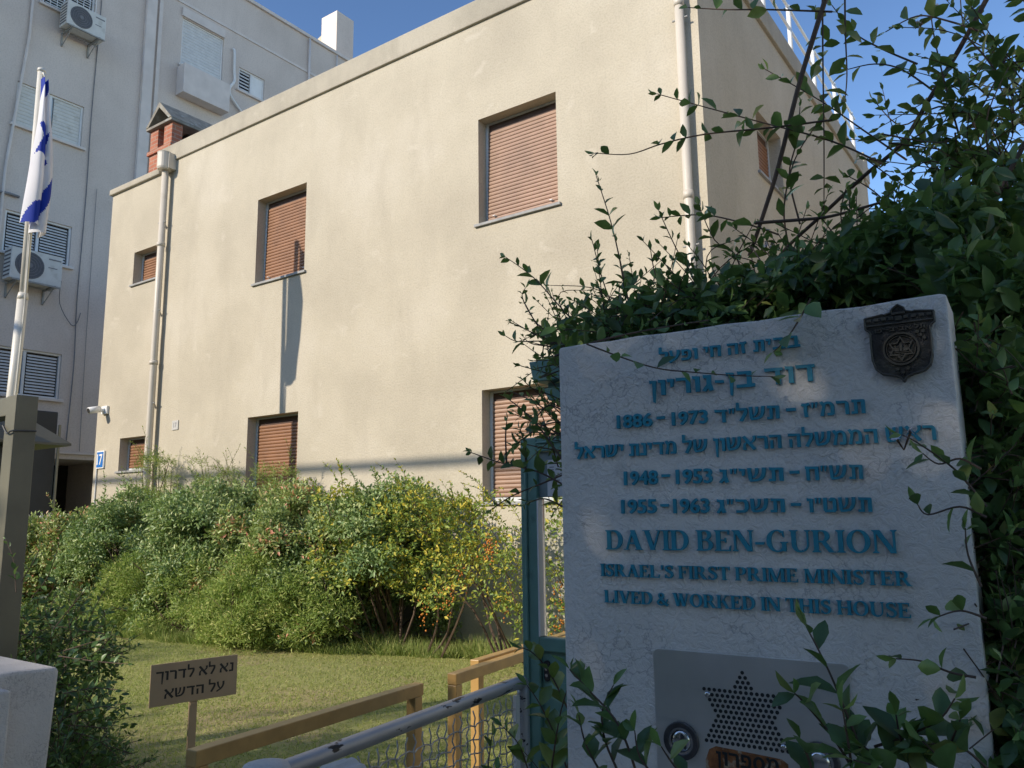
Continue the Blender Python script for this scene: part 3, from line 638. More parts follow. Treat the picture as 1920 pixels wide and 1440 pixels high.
pt = thing('number_tile', 'small white tile numbered 17 beside the left downpipe', 'number plate', (-11.26, 6.99, 3.03))
b = MB(); b.box(-11.345, -11.185, 6.985, 6.999, 2.95, 3.095); b.build('tile', 'tile', pt, bevel=.003)
put_text('digits', '17', 'cable', pt, FX, -11.30, -11.225, 2.985, 3.06, .0152, .017, .0)

# ------------------------------------------------------------------ apartment block
apt = thing('apartment_building', 'tall pale grey apartment block rising behind the house at the left', 'building', (-22, 10, 0))
AW = {'a': (7.0, 8.43, 10.06, 11.06), 'b': (7.0, 8.38, 7.2, 8.13), 'c': (6.9, 8.38, 4.2, 5.2), 'd': (7.35, 8.50, 13.12, 14.3), 'f': (12.5, 13.36, 13.36, 14.04), 'e': (10.74, 11.98, 13.26, 14.60), 'g': (8.25, 9.75, .0, 2.92), 'h': (3.0, 4.4, 10.06, 11.06), 'i': (3.0, 4.4, 7.2, 8.13), 'j': (3.0, 4.4, 13.1, 14.2)}
mb = MB(); holed_wall(mb, FA, 1.0, 18.6, 0, 16.14, [(*AW[k], 2.2 if k == 'g' else .12) for k in AW], .12)
for q in ([(-18, 1, 0), (-27, 1, 0), (-27, 1, 16.14), (-18, 1, 16.14)], [(-18, 18.6, 0), (-27, 18.6, 0), (-27, 18.6, 16.14), (-18, 18.6, 16.14)], [(-27, 1, 0), (-27, 18.6, 0), (-27, 18.6, 16.14), (-27, 1, 16.14)], [(-18, 1, 16.14), (-18, 18.6, 16.14), (-27, 18.6, 16.14), (-27, 1, 16.14)]): mb.add(q, [(0, 1, 2, 3)])
mb.build('wall', 'apt', apt)
mb = MB(); mb.box(-20.2, -20.18, 8.25, 9.75, 0, 2.92); mb.build('carport_shade_sheet', 'dark', apt)  # near-black sheet: the shade inside the opening put into colour
mb = MB(); mb.box(-18.3, -17.93, .95, 18.65, 16.14, 16.24); mb.build('coping', 'apt_trim', apt, bevel=.01)
mb = MB(); mb.box(9.72, 9.98, 0, 16.12, .003, .10, FA); mb.build('pilaster', 'apt_trim', apt, bevel=.008); mb = MB(); mb.box(10.06, 10.16, 0, 16.12, .003, .06, FA); mb.build('pilaster', 'apt_trim', apt, bevel=.008)
mb = MB(); mb.box(10.2, 18.5, 14.98, 15.05, .003, .025, FA); mb.build('string_course', 'apt_trim', apt); mb = MB(); mb.box(8.2, 18.5, 3.03, 3.07, .003, .05, FA); mb.build('string_course', 'apt_trim', apt)
def louvres(parent, x0, x1, z0, z1, c, fr, p=.06, mat='louvre', ang=.5, th=.012):
    mb = MB(); n = int((z1 - z0) / p)
    for i in range(n):
        z = z0 + (i + .5) * (z1 - z0) / n
        mb.add([fr.p(x0, z - p * .36, c + .015), fr.p(x1, z - p * .36, c + .015), fr.p(x1, z + p * .30, c - .012), fr.p(x0, z + p * .30, c - .012),
                fr.p(x0, z - p * .36 - .006, c + .012), fr.p(x1, z - p * .36 - .006, c + .012), fr.p(x1, z + p * .30 - .006, c - .015), fr.p(x0, z + p * .30 - .006, c - .015)],
               [(0, 1, 2, 3), (7, 6, 5, 4), (0, 4, 5, 1), (3, 2, 6, 7)])
    return mb.build('louvre', mat, parent)
def apt_window(key, kind):
    x0, x1, z0, z1 = AW[key]; f = MB(); t = .045; xm = (x0 + x1) / 2
    f.box(x0 + .001, x0 + t, z0, z1, -.10, -.035, FA); f.box(x1 - t, x1 - .001, z0, z1, -.10, -.035, FA); f.box(x0 + t, x1 - t, z0 + .001, z0 + t, -.10, -.037, FA); f.box(x0 + t, x1 - t, z1 - t, z1 - .001, -.10, -.037, FA)
    if kind in ('two', 'louvre', 'bars', 'half'): f.box(xm - .03, xm + .03, z0 + t, z1 - t, -.10, -.036, FA)
    w = f.build('window', 'white_metal', apt, bevel=.004)
    b = MB(); b.box(x0, x1, z0, z1, -.125, -.118, FA); b.build('pane', 'glassdark', w)
    if kind == 'two':
        for a, c, e in ((x0 + t, xm - .10, -.055), (xm + .08, x1 - t, -.06)):
            s = MB(); shutter_mesh(s, FA, a, c, z0 + t, z1 - t, e, 0, .08); s.build('shutter', 'ac', w)
        s = MB(); s.box(xm - .1, xm + .08, z0 + t, z1 - t, -.085, -.08, FA); s.build('pane', 'apt_glass', w)
    if kind == 'shutter': s = MB(); shutter_mesh(s, FA, x0 + t, x1 - t, z0 + .06, z1 - t, -.05, 0, .085); s.build('shutter', 'louvre', w)
    if kind in ('louvre', 'bars'):
        louvres(w, x0 + t + .03, xm - .06, z0 + t + .03, z1 - t - .03, -.06, FA, .062); louvres(w, xm + .06, x1 - t - .03, z0 + t + .03, z1 - t - .03, -.06, FA, .062)
    if kind == 'half':
        louvres(w, x0 + t + .02, xm - .05, z0 + t, z1 - t, -.06, FA, .085); s = MB(); s.box(xm + .03, x1 - t, z0 + t, z1 - t, -.07, -.05, FA); s.build('panel', 'white', w)
    if kind == 'bars':
        g = MB()
        for i in range(9): xx = x0 + (x1 - x0) * i / 8; g.tube([FA.p(xx, z0 - .05, .05), FA.p(xx, z1, .05)], .008, 6)
        for zz in (z0 - .04, (z0 + z1) / 2, z0 + .35): g.tube([FA.p(x0, zz, .05), FA.p(x1, zz, .05)], .008, 6)
        g.build('window_bars', 'white_metal', w)
    s = MB(); s.box(x0 - .08, x1 + .08, z0 - .06, z0 - .001, -.03, .07, FA); s.build('sill', 'apt_trim', w, bevel=.006)
    return w
for k, kind in (('a', 'two'), ('b', 'louvre'), ('c', 'louvre'), ('d', 'bars'), ('e', 'shutter'), ('f', 'half'), ('h', 'two'), ('i', 'louvre'), ('j', 'two')): apt_window(k, kind)
mb = MB(); mb.box(10.70, 11.98, 14.62, 14.86, .003, .06, FA); mb.build('shutter_housing', 'apt_trim', apt, bevel=.006)
mb = MB(); mb.box(10.66, 12.02, 12.36, 13.16, .003, .34, FA); mb.build('balcony_box', 'apt_trim', apt, bevel=.01)
for y in (14.9, 16.0):
    b = MB(); b.tube([FA.p(y, 16.1, .06), FA.p(y, 12.0, .06)], .035 if y < 15 else .022, 8); b.build('drain_pipe', 'apt_trim', apt, True)
b = MB(); b.tube(smooth_pts([FA.p(12.25, 14.42, .03), FA.p(12.28, 14.36, .07), FA.p(12.30, 13.8, .07), FA.p(12.32, 13.5, .07), FA.p(12.18, 13.22, .07), FA.p(12.24, 13.0, .07), FA.p(12.6, 12.7, .06), FA.p(13.0, 12.4, .04)], 5), .035, 8); b.build('air_duct', 'white_metal', apt, True)
b = MB(); b.tube([FA.p(7.13, 16.1, .05), FA.p(7.13, 12.2, .05), FA.p(6.9, 9, .05), FA.p(6.88, 0, .05)], .03, 8); b.build('drain_pipe', 'apt_trim', apt, True)
def cable(pts, r=.011):
    b = MB(); b.tube(smooth_pts([FA.p(*p) for p in pts], 4), r, 6); b.build('cable', 'cable', apt, True)
cable([(8.62, 16.1, .02), (8.63, 13.6, .02), (8.60, 11, .02), (8.62, 9.0, .02), (8.60, 6.5, .02), (8.64, 5.0, .02), (8.60, 3.2, .02)])
cable([(8.85, 9.2, .02), (8.86, 6.0, .02), (8.9, 3.1, .02)], .005)
cable([(8.1, 6.75, .3), (8.2, 6.3, .1), (8.5, 5.9, .03), (8.63, 5.95, .02), (8.7, 6.2, .02)], .008)
cable([(6.7, 8.42, .04), (6.95, 8.46, .05), (7.22, 8.45, .05)], .03)
# roof stair head
st = thing('stair_tower', 'sunlit white rooftop stair wall on the apartment block roof', 'roof structure', (-19.5, 16.8, 16.2))
b = MB(); b.box(-19.3, -18.55, 16.50, 17.25, 16.145, 18.2); b.build('pier', 'apt', st, bevel=.01)
b = MB(); b.prism([(-21.5, 16.145), (-19.3, 16.145), (-19.3, 17.72), (-20.2, 17.45), (-21.5, 17.3)], -17.1, -16.62, Fr((0, 0, 0), (1, 0, 0), (0, 0, 1), (0, -1, 0))); b.build('parapet', 'house', st)
# air conditioners
def aircon(label, y0, y1, z0, z1, fan_left, depth=.34):
    t = thing('air_conditioner', label, 'air conditioner', (-17.7, (y0 + y1) / 2, z0), 'air conditioners on the apartment facade'); c0, c1 = .14, .14 + depth
    b = MB(); b.box(y0, y1, z0, z1, c0, c1, FA); b.build('casing', 'ac', t, bevel=.012)
    w = y1 - y0; fx = y0 + w * .36; r = min((z1 - z0) * .43, w * .3)
    g = MB(); g.disc(fx, (z0 + z1) / 2, r, c1 + .001, c1 + .006, FA, 28); go = g.build('fan_grille', 'ac_dark', t)
    g = MB()
    for k in range(1, 6): g.ring(fx, (z0 + z1) / 2, r * k / 5.2 - .006, r * k / 5.2, c1 + .006, c1 + .012, FA, 28)
    g.disc(fx, (z0 + z1) / 2, r * .16, c1 + .006, c1 + .014, FA, 16)
    g.build('grille_rings', 'cable', go)
    s = MB()
    for k in range(7): zz = z0 + .06 + k * (z1 - z0 - .12) / 6.5; s.box(c0 + .03, c1 - .03, zz, zz + .035, y0 - .004, y0 - .001, Fr((-18, 0, 0), (1, 0, 0), (0, 0, 1), (0, 1, 0)))
    s.build('side_vent', 'ac_dark', t)
    s = MB(); s.box(y0 + w * .72, y1 - .03, z1 - .12, z1 - .09, c1 + .001, c1 + .003, FA); s.box(y0 + w * .72, y1 - .1, z1 - .3, z1 - .28, c1 + .001, c1 + .003, FA); s.build('badge', 'cable', t)
    k = MB()
    for yy in (y0 + .12, y1 - .16):
        k.box(yy, yy + .04, z0 - .045, z0 - .003, .004, c1 + .05, FA); k.box(yy, yy + .04, z0 - .34, z0 - .045, .004, .03, FA)
        k.tube([FA.p(yy + .02, z0 - .33, .03), FA.p(yy + .02, z0 - .04, c1)], .012, 6)
    k.box(y0 + .02, y1 - .02, z0 - .042, z0 - .012, c1 + .01, c1 + .045, FA); k.box(y0 + .02, y1 - .02, z0 - .042, z0 - .012, c0, c0 + .03, FA)
    k.build('wall_bracket', 'sill', t, bevel=.003)
    return t
aircon('air conditioner under the barred window at the very top left of the apartment block', 7.68, 8.55, 12.62, 13.2, True)
aircon('air conditioner under the dark louvred window beside the middle of the flagpole', 7.0, 8.02, 6.55, 7.22, True)

# ------------------------------------------------------------------ flagpole and flag
PX, PY = -10.0, 4.15
fp = thing('flagpole', 'tall cream metal flagpole standing on the lawn at the left', 'flagpole', (PX, PY, .28))
b = MB(); b.tube([(PX - .12, PY, .28), (PX - .03, PY, 3.06), (PX + .02, PY, 4.20)], .057, 14); b.build('lower_pole', 'pole', fp, True)
b = MB(); b.tube([(PX + .018, PY, 4.18), (PX + .022, PY, 4.26)], [.062, .05], 14); b.tube([(PX + .022, PY, 4.2), (PX - .02, PY, 7.1)], .042, 14); b.build('upper_pole', 'pole', fp, True)
b = MB(); b.tube([(PX - .02, PY, 7.1), (PX - .02, PY, 7.14)], [.05, .045], 12); b.tube([(PX - .02, PY, 7.08), (PX + .05, PY, 7.06), (PX + .06, PY, 7.0)], .012, 6); b.build('finial', 'pole', fp, True)
b = MB(); b.tube([(PX + .075, PY, 7.02), (PX + .085, PY - .01, 5.2), (PX + .085, PY, 4.0), (PX - .01, PY, 1.3)], .009, 6); b.tube([(PX + .055, PY - .02, 7.02), (PX + .06, PY - .02, 5.2), (PX + .07, PY, 4.0), (PX - .02, PY, 1.3)], .007, 6); b.build('rope', 'rope', fp)
def flag_mesh():
    nu, nv = 61, 121; P = []; A = []
    for j in range(nv):
        t = j / (nv - 1); wid = .06 + .21 * min(1, t / .42) ** .8 - .05 * max(0, t - .7) / .3
        for i in range(nu):
            s = i / (nu - 1); ph = s * 4 * PI + .5 * math.sin(2.2 * t * PI)
            x = PX + .08 + wid * (.5 + .47 * math.sin(ph - PI / 2) * (1 - .15 * s)) + .02 * math.sin(5 * t)
            y = PY + (s - .5) * .20 * min(1, .4 + t) + .045 * math.cos(ph * 1.0 + t * 2) * min(1, t * 3)
            z = 6.95 - t * 1.88 - .14 * s * (1 if t > .5 else t * 2) + .02 * math.sin(s * 9)
            P.append((x, y, z))
            # pattern of the cloth: two blue stripes and a star outline, hanging by its hoist
            q = s * 1.0; hv = t + .06 * math.sin(s * 7) + .18 * (s - .5)
            blue = (-.1 < hv < .07) or (.82 < hv + .30 * (s - .4) < .95)
            dx, dy = (s - .45) * .62, (hv - .45) * 1.05
            def tri(sg):
                vals = [sg * dy * 1.0 + .105, .866 * dx - sg * .5 * dy + .105, -.866 * dx - sg * .5 * dy + .105]; return min(vals)
            st_ = max(-9, 0)
            for sg in (1, -1):
                v = tri(sg)
                if 0 < v < .085: blue = True
            A.append(1.0 if blue else 0.0)
    Fc = [(j * nu + i, j * nu + i + 1, (j + 1) * nu + i + 1, (j + 1) * nu + i) for j in range(nv - 1) for i in range(nu - 1)]
    return P, Fc, A
P, Fc, A = flag_mesh(); fl = mesh_obj('flag', P, Fc, 'flag', None, True, A); tag(fl, 'white flag with blue stripes and blue star hanging limp from the flagpole', 'flag')

# ------------------------------------------------------------------ kiosk, shed, picket fence at the left
kk = thing('information_kiosk', 'olive steel kiosk frame with pointed roof at the left edge', 'kiosk', (-3.7, 1.65, .28))
b = MB(); b.box(-3.980, -3.884, 1.626, 1.722, .28, 2.165); b.build('post', 'kiosk', kk, bevel=.004)
b = MB(); b.box(-5.2, -5.104, 1.626, 1.722, .28, 2.165); b.build('post', 'kiosk', kk, bevel=.004)
b = MB(); b.box(-5.104, -3.980, 1.630, 1.718, 2.075, 2.163); b.build('beam', 'kiosk', kk, bevel=.004)
b = MB(); rx0, rx1, ry0, ry1, rz = -4.92, -4.33, 1.56, 2.10, 2.0; q = [(rx0, ry0, rz), (rx1, ry0, rz), (rx1, ry1, rz), (rx0, ry1, rz)]
b.add(q + [((rx0 + rx1) / 2, (ry0 + ry1) / 2, 2.24)] + [(x, y, rz - .012) for x, y, z in q], [(0, 1, 4), (1, 2, 4), (2, 3, 4), (3, 0, 4), (0, 5, 6, 1), (1, 6, 7, 2), (2, 7, 8, 3), (3, 8, 5, 0), (8, 7, 6, 5)]); b.build('roof', 'kiosk', kk)
b = MB(); b.box(-4.86, -4.50, 1.72, 1.95, 1.80, 1.985); b.build('cabinet', 'shed', kk, bevel=.006)
b = MB(); b.box(-4.52, -4.455, 1.90, 1.96, .28, 1.80); b.build('leg', 'kiosk_light', kk, bevel=.004)
b = MB(); b.tube(smooth_pts([(-3.985, 1.622, 2.03), (-3.93, 1.62, 1.99), (-3.882, 1.622, 2.0), (-3.880, 1.72, 2.005)], 4), .004, 6); b.build('wire_tie', 'shed', kk)
sd = thing('metal_shed', 'dark sheet metal enclosure beside the apartment ground floor', 'shed', (-17, 7, 0))
b = MB(); b.box(-17.7, -16.7, 5.9, 7.80, 0, 3.76); b.build('body', 'shed', sd, bevel=.02)
b = MB(); b.box(-16.69, -16.65, 7.81, 7.85, 0, 3.5); b.build('corner_post', 'kiosk_light', sd)
pf = thing('picket_fence', 'white picket fence behind the left end of the hedge', 'fence', (-13.95, 5.5, .2))
b = MB()
for k in range(34):
    y = 3.4 + k * .105; b.prism([(y, .2), (y + .07, .2), (y + .07, 1.66), (y + .035, 1.72), (y, 1.66)], .0, .02, Fr((-13.95, 0, 0), (0, 1, 0), (0, 0, 1), (1, 0, 0)))
b.build('pickets', 'white_metal', pf)
b = MB()
for z in (.5, 1.4): b.box(-13.975, -13.951, 3.4, 6.95, z, z + .06)
b.build('rail', 'white_metal', pf)

# ------------------------------------------------------------------ sign on the lawn
ab = R(13); FB = Fr((-3.43, 2.30, 0), (math.sin(ab), math.cos(ab), 0), (0, 0, 1), (math.cos(ab), -math.sin(ab), 0))
def hit(fr, px, py):
    d = ray(px, py); t = ((fr.o - CAM) @ fr.n) / (d @ fr.n); p = CAM + d * t - fr.o; return p @ fr.u, p @ fr.v
q = [hit(FB, *p) for p in ((281, 1246), (444, 1228), (443, 1303), (280, 1325))]
b0a, b1a = (q[0][0] + q[3][0]) / 2, (q[1][0] + q[2][0]) / 2; b0z, b1z = (q[2][1] + q[3][1]) / 2, (q[0][1] + q[1][1]) / 2
bs = thing('lawn_sign', 'small tan board with black Hebrew lettering on a post in the lawn', 'sign', (-3.43, 2.3, .28))
b = MB(); b.box(b0a, b1a, b0z, b1z, 0, .006, FB); b.build('panel', 'board', bs, bevel=.0015)
bw, bh = b1a - b0a, b1z - b0z
heb_text('lettering', 'נא לא לדרוך', 'black', bs, FB, b0a + bw * .06, b0a + bw * .95, b0z + bh * .60, bh * .22, .0062, .0066)
heb_text('lettering', 'על הדשא', 'black', bs, FB, b0a + bw * .16, b0a + bw * .85, b0z + bh * .16, bh * .22, .0062, .0066)
b = MB(); ba = (b0a + b1a) / 2; b.box(ba - .018, ba + .018, .2, b1z - .02, -.012, -.001, FB); b.box(ba - .014, ba + .014, b0z - .02, b0z - .008, -.001, .003, FB); b.build('post', 'board', bs, bevel=.001)

# ------------------------------------------------------------------ gold handrails
def sq_rail(name, label, pts, posts, w=.046, top=.95):
    t = thing(name, label, 'handrail', (pts[0][0], pts[0][1], .2), 'gold handrails beside the path')
    (xa, ya), (xb, yb) = pts; L = math.hypot(xb - xa, yb - ya); u = V3((xb - xa) / L, (yb - ya) / L, 0); f = Fr((xa, ya, 0), u, (0, 0, 1), (u[1], -u[0], 0))
    b = MB(); b.box(0, L, top - w, top, -w / 2, w / 2, f); b.build('top_rail', 'gold', t, bevel=.003)
    for s in posts: b = MB(); b.box(s, s + w, .15, top - w - .001, -w / 2 + .001, w / 2 - .001, f); b.build('post', 'gold', t, bevel=.003)
    return t
sq_rail('handrail', 'near gold handrail beside the tan board, ending before the gap', ((-2.15, 1.44), (-2.224, 2.49)), (.0, 1.0))
sq_rail('handrail', 'far gold handrail running toward the green gate, beyond the gap', ((-2.230, 2.70), (-2.36, 3.86)), (.0, 1.1))
sq_rail('handrail', 'second far gold handrail just behind the other one near the hedge', ((-2.345, 3.0), (-2.46, 4.15)), (.0, 1.1))

# ------------------------------------------------------------------ grey mesh railing (an opened pipe gate leaf)
mg = thing('mesh_gate', 'grey pipe gate leaf with woven wire mesh and peeling paint', 'gate', (-1.6, 1.8, .15))
ga, gb = np.array([-1.555, 1.165, 1.028]), np.array([-1.662, 2.40, 1.028]); gu = (gb - ga) / np.linalg.norm(gb - ga); GL = np.linalg.norm(gb - ga)
FG = Fr((ga[0], ga[1], 0), gu, (0, 0, 1), (gu[1], -gu[0], 0))
b = MB(); b.tube(smooth_pts([FG.p(0, 1.028), FG.p(GL * .5, 1.029), FG.p(GL - .05, 1.028), FG.p(GL - .012, 1.018), FG.p(GL, .985), FG.p(GL, .5), FG.p(GL, .2)], 4), .0215, 14); b.tube([FG.p(0, .22), FG.p(GL, .22)], .02, 12); b.tube([FG.p(.0, 1.028), FG.p(0, .2)], .0215, 14); b.build('pipe_frame', 'railpaint', mg, True)
b = MB(); b.box(GL - .06, GL - .035, .22, .99, -.006, .006, FG); b.build('edge_bar', 'white_metal', mg)
b = MB(); pz = .043
na = int(GL / .038)
for i in range(1, na):
    a = i * GL / na; n = int(.8 / (pz / 2)); b.tube([FG.p(a, .22 + k * pz / 2, .0035 * (1 if (k + i) % 2 else -1)) + np.array(gu) * .004 * math.sin(k * PI / 2 + i) for k in range(n + 1) if .22 + k * pz / 2 < 1.01], .0024, 5)
nb = int(.79 / pz)
for j in range(1, nb):
    b.tube([FG.p(i * GL / na / 2, .22 + j * pz + .0045 * math.sin(i * PI / 2 + j), .0035 * (1 if (i + j) % 2 else -1)) for i in range(2 * na + 1)], .0024, 5)
b.build('wire_mesh', 'wire', mg, True)

# ------------------------------------------------------------------ green gate and planter
gg = thing('garden_gate', 'tall teal green metal gate with a notice, half hidden behind the stone sign', 'gate', (-1.3, 2.6, .2))
FGt = Fr((0, 2.6, 0), (1, 0, 0), (0, 0, 1), (0, -1, 0)); gx0, gx1 = -1.768, -.85
b = MB(); b.box(gx0, gx0 + .075, .22, 1.893, 0, .045, FGt); b.box(gx0 + .020, gx0 + .032, .24, 1.86, .045, .053, FGt); b.build('stile', 'teal', gg, bevel=.004)
b = MB(); b.box(gx1 - .075, gx1, .22, 1.893, 0, .045, FGt); b.build('stile', 'teal', gg, bevel=.004)
b = MB(); b.box(gx0 + .075, gx1 - .075, 1.838, 1.892, .001, .044, FGt); b.box(gx0 + .075, gx1 - .075, 1.868, 1.876, .044, .050, FGt); b.build('cross_rail', 'teal', gg, bevel=.004); b = MB(); b.box(gx0 + .075, gx1 - .075, 1.105, 1.155, .001, .044, FGt); b.build('cross_rail', 'teal', gg, bevel=.004)
b = MB(); b.box(gx0 + .075, gx1 - .075, .22, 1.105, .008, .028, FGt); b.box(gx0 + .16, gx1 - .16, .30, 1.0, .028, .034, FGt); pl = b.build('lower_panel', 'teal', gg, bevel=.003)
b = MB(); b.box(gx0 + .076, gx0 + .082, 1.157, 1.66, .005, .05, FGt); b.build('glazing_trim', 'alu', gg)
def mk_clear():
    m = bpy.data.materials.new('clear_gate_glass'); m.use_nodes = True; n = m.node_tree.nodes; l = m.node_tree.links; n.remove(n['Principled BSDF'])
    t = n.new('ShaderNodeBsdfTransparent'); t.inputs[0].default_value = (.93, .95, .94, 1); g = n.new('ShaderNodeBsdfGlossy'); g.inputs['Roughness'].default_value = .02
    fr = n.new('ShaderNodeFresnel'); fr.inputs[0].default_value = 1.3; x = n.new('ShaderNodeMixShader'); l.new(fr.outputs[0], x.inputs[0]); l.new(t.outputs[0], x.inputs[1]); l.new(g.outputs[0], x.inputs[2]); l.new(x.outputs[0], n['Material Output'].inputs[0]); return m
M['clear'] = mk_clear()
b = MB(); b.box(gx0 + .088, gx1 - .077, 1.157, 1.662, .02, .024, FGt); b.build('glass_pane', 'clear', gg)
b = MB(); b.box(gx0 + .076, gx1 - .077, 1.665, 1.836, .012, .03, FGt); nb_ = b.build('notice_board', 'glass_panel', gg)
b = MB(); b.box(gx0 + .115, gx0 + .33, 1.668, 1.805, .031, .032, FGt); po = b.build('paper_notice', 'paper', nb_)
b = MB()
for k, z in enumerate((1.79, 1.775, 1.765, 1.74, 1.725, 1.70)):
    for s in range(7):
        if (k * 7 + s * 3) % 5: b.box(gx0 + .125 + s * .027, gx0 + .145 + s * .027, z, z + .004, .0321, .0324, FGt)
b.build('print_lines', 'cable', po)
b = MB(); b.prism([(gx0 + .098 + .013 * math.cos(w), 1.035 + (.024 if math.sin(w) > 0 else -.024) + .013 * math.sin(w)) for w in [2 * PI * k / 20 for k in range(20)]], .029, .034, FGt); lk = b.build('lock_plate', 'black', pl)
b = MB(); b.disc(gx0 + .098, 1.045, .008, .034, .038, FGt); b.disc(gx0 + .098, 1.02, .006, .034, .037, FGt); b.build('lock_cylinder', 'chrome', lk)
pb = thing('planter_box', 'teal wooden planter trough above the gate beside the stone sign', 'planter', (-1.2, 2.2, 2.0))
b = MB(); FP = Fr((0, 2.2, 0), (1, 0, 0), (0, 0, 1), (0, -1, 0))
b.prism([(-1.405, 2.02), (-.9, 2.02), (-.88, 2.088), (-1.422, 2.088)], -.09, .09, FP); b.build('trough', 'teal', pb, bevel=.004)
b = MB(); b.prism([(-1.362, 1.958), (-.95, 1.958), (-.94, 2.0), (-1.382, 2.0)], -.06, .07, FP); b.box(-1.37, -.95, 2.0, 2.019, -.05, .06, FP); b.build('bracket', 'teal', pb, bevel=.004)
b = MB(); b.box(-1.02, -.96, .2, 1.957, -.03, .03, FP); b.build('post', 'teal', pb, bevel=.004)
b = MB(); b.box(-1.40, -.9, 2.07, 2.095, -.08, .08, FP); b.build('soil', 'soil', pb)

# ------------------------------------------------------------------ the stone sign
sa = R(2.8); FSg = Fr((-.6742, 1.0886, 1.5297), (math.cos(sa), math.sin(sa), 0), (0, 0, 1), (math.sin(sa), -math.cos(sa), 0))
sg = thing('memorial_sign', 'white cracked plaster slab with raised blue Hebrew and English lettering', 'sign', tuple(FSg.p(.28, -1.43, -.05)))
b = MB(); ns = 12
pol = [(0, -1.42), (.5595, -1.42), (.5595, .338), (.552, .3405)] + [(.552 * (1 - k / ns), .339 + .0012 * math.sin(k * 2.3)) for k in range(1, ns)] + [(.003, .338), (0, .334)]
b.prism(pol, -.11, 0, FSg); b.build('slab', 'plaster', sg, bevel=.0022)
RL = .0042
def heb(body, a0, a1, b0, h): return heb_text('lettering', body, 'letter', sg, FSg, a0, a1, b0, h, -.002, RL)
def digits(body, a0, a1, b0, b1): return put_text('lettering', body, 'letter', sg, FSg, a0, a1, b0, b1, -.002, RL, .03)
heb('בבית זה חי ופעל', .174, .379, .2930, .0165); heb('דוד בן-גוריון', .157, .3955, .2440, .0235)
for body, a0, a1, b0 in (('תשל״ד', .2549, .3451, .1965), ('תרמ״ז', .3748, .4545, .1955), ('תשי״ג', .256, .345, .1115), ('תש״ח', .374, .445, .1108), ('תשכ״ג', .250, .344, .0695), ('תשט״ו', .3735, .4525, .0687)): heb(body, a0, a1, b0, .0188)
for body, a0, a1, b0, b1 in (('1886', .1009, .159, .1985, .2195), ('1973', .1897, .2442, .1970, .2175), ('1948', .1096, .164, .1120, .1335), ('1953', .192, .2465, .1115, .1330), ('1955', .1036, .160, .0700, .0913), ('1963', .186, .240, .0695, .0908)): digits(body, a0, a1, b0, b1)
heb('ראש הממשלה הראשון של מדינת ישראל', .0272, .533, .1560, .0188)
for a, v in ((.166, .2085), (.3545, .2055), (.170, .1225), (.3535, .1205), (.1665, .0795), (.3525, .0775)): b = MB(); b.box(a, a + .0125, v, v + .0042, -.002, RL, FSg); b.build('lettering', 'letter', sg)
serif_text('lettering', 'DAVID BEN-GURION', 'letter', sg, FSg, .0761, .4797, .0172, .0288, -.002, RL)
serif_text('lettering', "ISRAEL'S FIRST PRIME MINISTER", 'letter', sg, FSg, .0658, .4920, -.0222, .0180, -.002, RL)
serif_text('lettering', 'LIVED & WORKED IN THIS HOUSE', 'letter', sg, FSg, .0708, .4882, -.0605, .0178, -.002, RL)

em = thing('coat_of_arms', 'dark bronze city crest shield on the upper right of the stone sign', 'crest', tuple(FSg.p(.5035, .27, 0)))
def shield(k=1.0, dv=0):
    h = [(1, .3195), (1, .3045), (.90, .3015), (.86, .2985), (.87, .285), (.86, .262), (.78, .2495), (.60, .2425), (.30, .2395), (.10, .2365)]
    top = [(0, .3335), (.17, .3285), (.22, .3235), (.42, .3215), (.46, .3225)]
    r = [(.5035 + x * .0415 * k, .276 + (y - .276) * k + dv) for x, y in top + h] + [(.5035, .276 + (.2299 - .276) * k + dv)]
    l = [(.5035 - x * .0415 * k, .276 + (y - .276) * k + dv) for x, y in (top[1:] + h)[::-1]]
    return (r + l)[::-1]
b = MB(); b.prism(shield(), .0, .008, FSg); b.build('shield', 'bronze', em, bevel=.0012)
b = MB()
sh = shield(.97); n_ = len(sh)
for i in range(n_): b.tube([FSg.p(*sh[i], .0085), FSg.p(*sh[(i + 1) % n_], .0085)], .0013, 6, False)
b.build('rim', 'bronze_text', em, True)
b = MB()
for k in range(-4, 5):
    if abs(k) > 0: b.box(.5035 + k * .0088 - .0026, .5035 + k * .0088 + .0026, .3125, .3165, .008, .0105, FSg)
b.box(.4645, .5425, .3065, .3085, .008, .0102, FSg); b.box(.4995, .5075, .3105, .3165, .008, .0108, FSg); b.box(.4955, .5115, .3185, .3215, .008, .0106, FSg)
b.build('battlement', 'bronze_text', em, bevel=.0004)
b = MB(); b.ring(.5035, .2735, .0192, .0215, .008, .0112, FSg, 36); b.ring(.5035, .2735, .0166, .0172, .008, .0102, FSg, 36)
def hexag(a, v, r, rot=0): return [(a + (r if k % 2 == 0 else r * .577) * math.cos(PI / 2 + rot + k * PI / 6), v + (r if k % 2 == 0 else r * .577) * math.sin(PI / 2 + rot + k * PI / 6)) for k in range(12)]
H1, H2 = hexag(.5035, .2735, .0165), hexag(.5035, .2735, .0132)
for i in range(12): j = (i + 1) % 12; b.prism([H2[i], H2[j], H1[j], H1[i]], .008, .0110 + .00005 * (i % 3), FSg)
for k in range(4): b.box(.5035 - .009 + k * .001, .5035 + .009 - k * .001, .2685 - k * .0022, .2693 - k * .0022, .008, .0105, FSg)
b.prism([(.5020, .2705), (.5050, .2705), (.5050, .2790), (.5035, .2815), (.5020, .2790)], .008, .0109, FSg); b.box(.4955, .5010, .2705, .2745, .008, .0106, FSg); b.box(.5060, .5115, .2705, .2745, .008, .0106, FSg)
b.build('medallion', 'bronze_text', em)
b = MB()
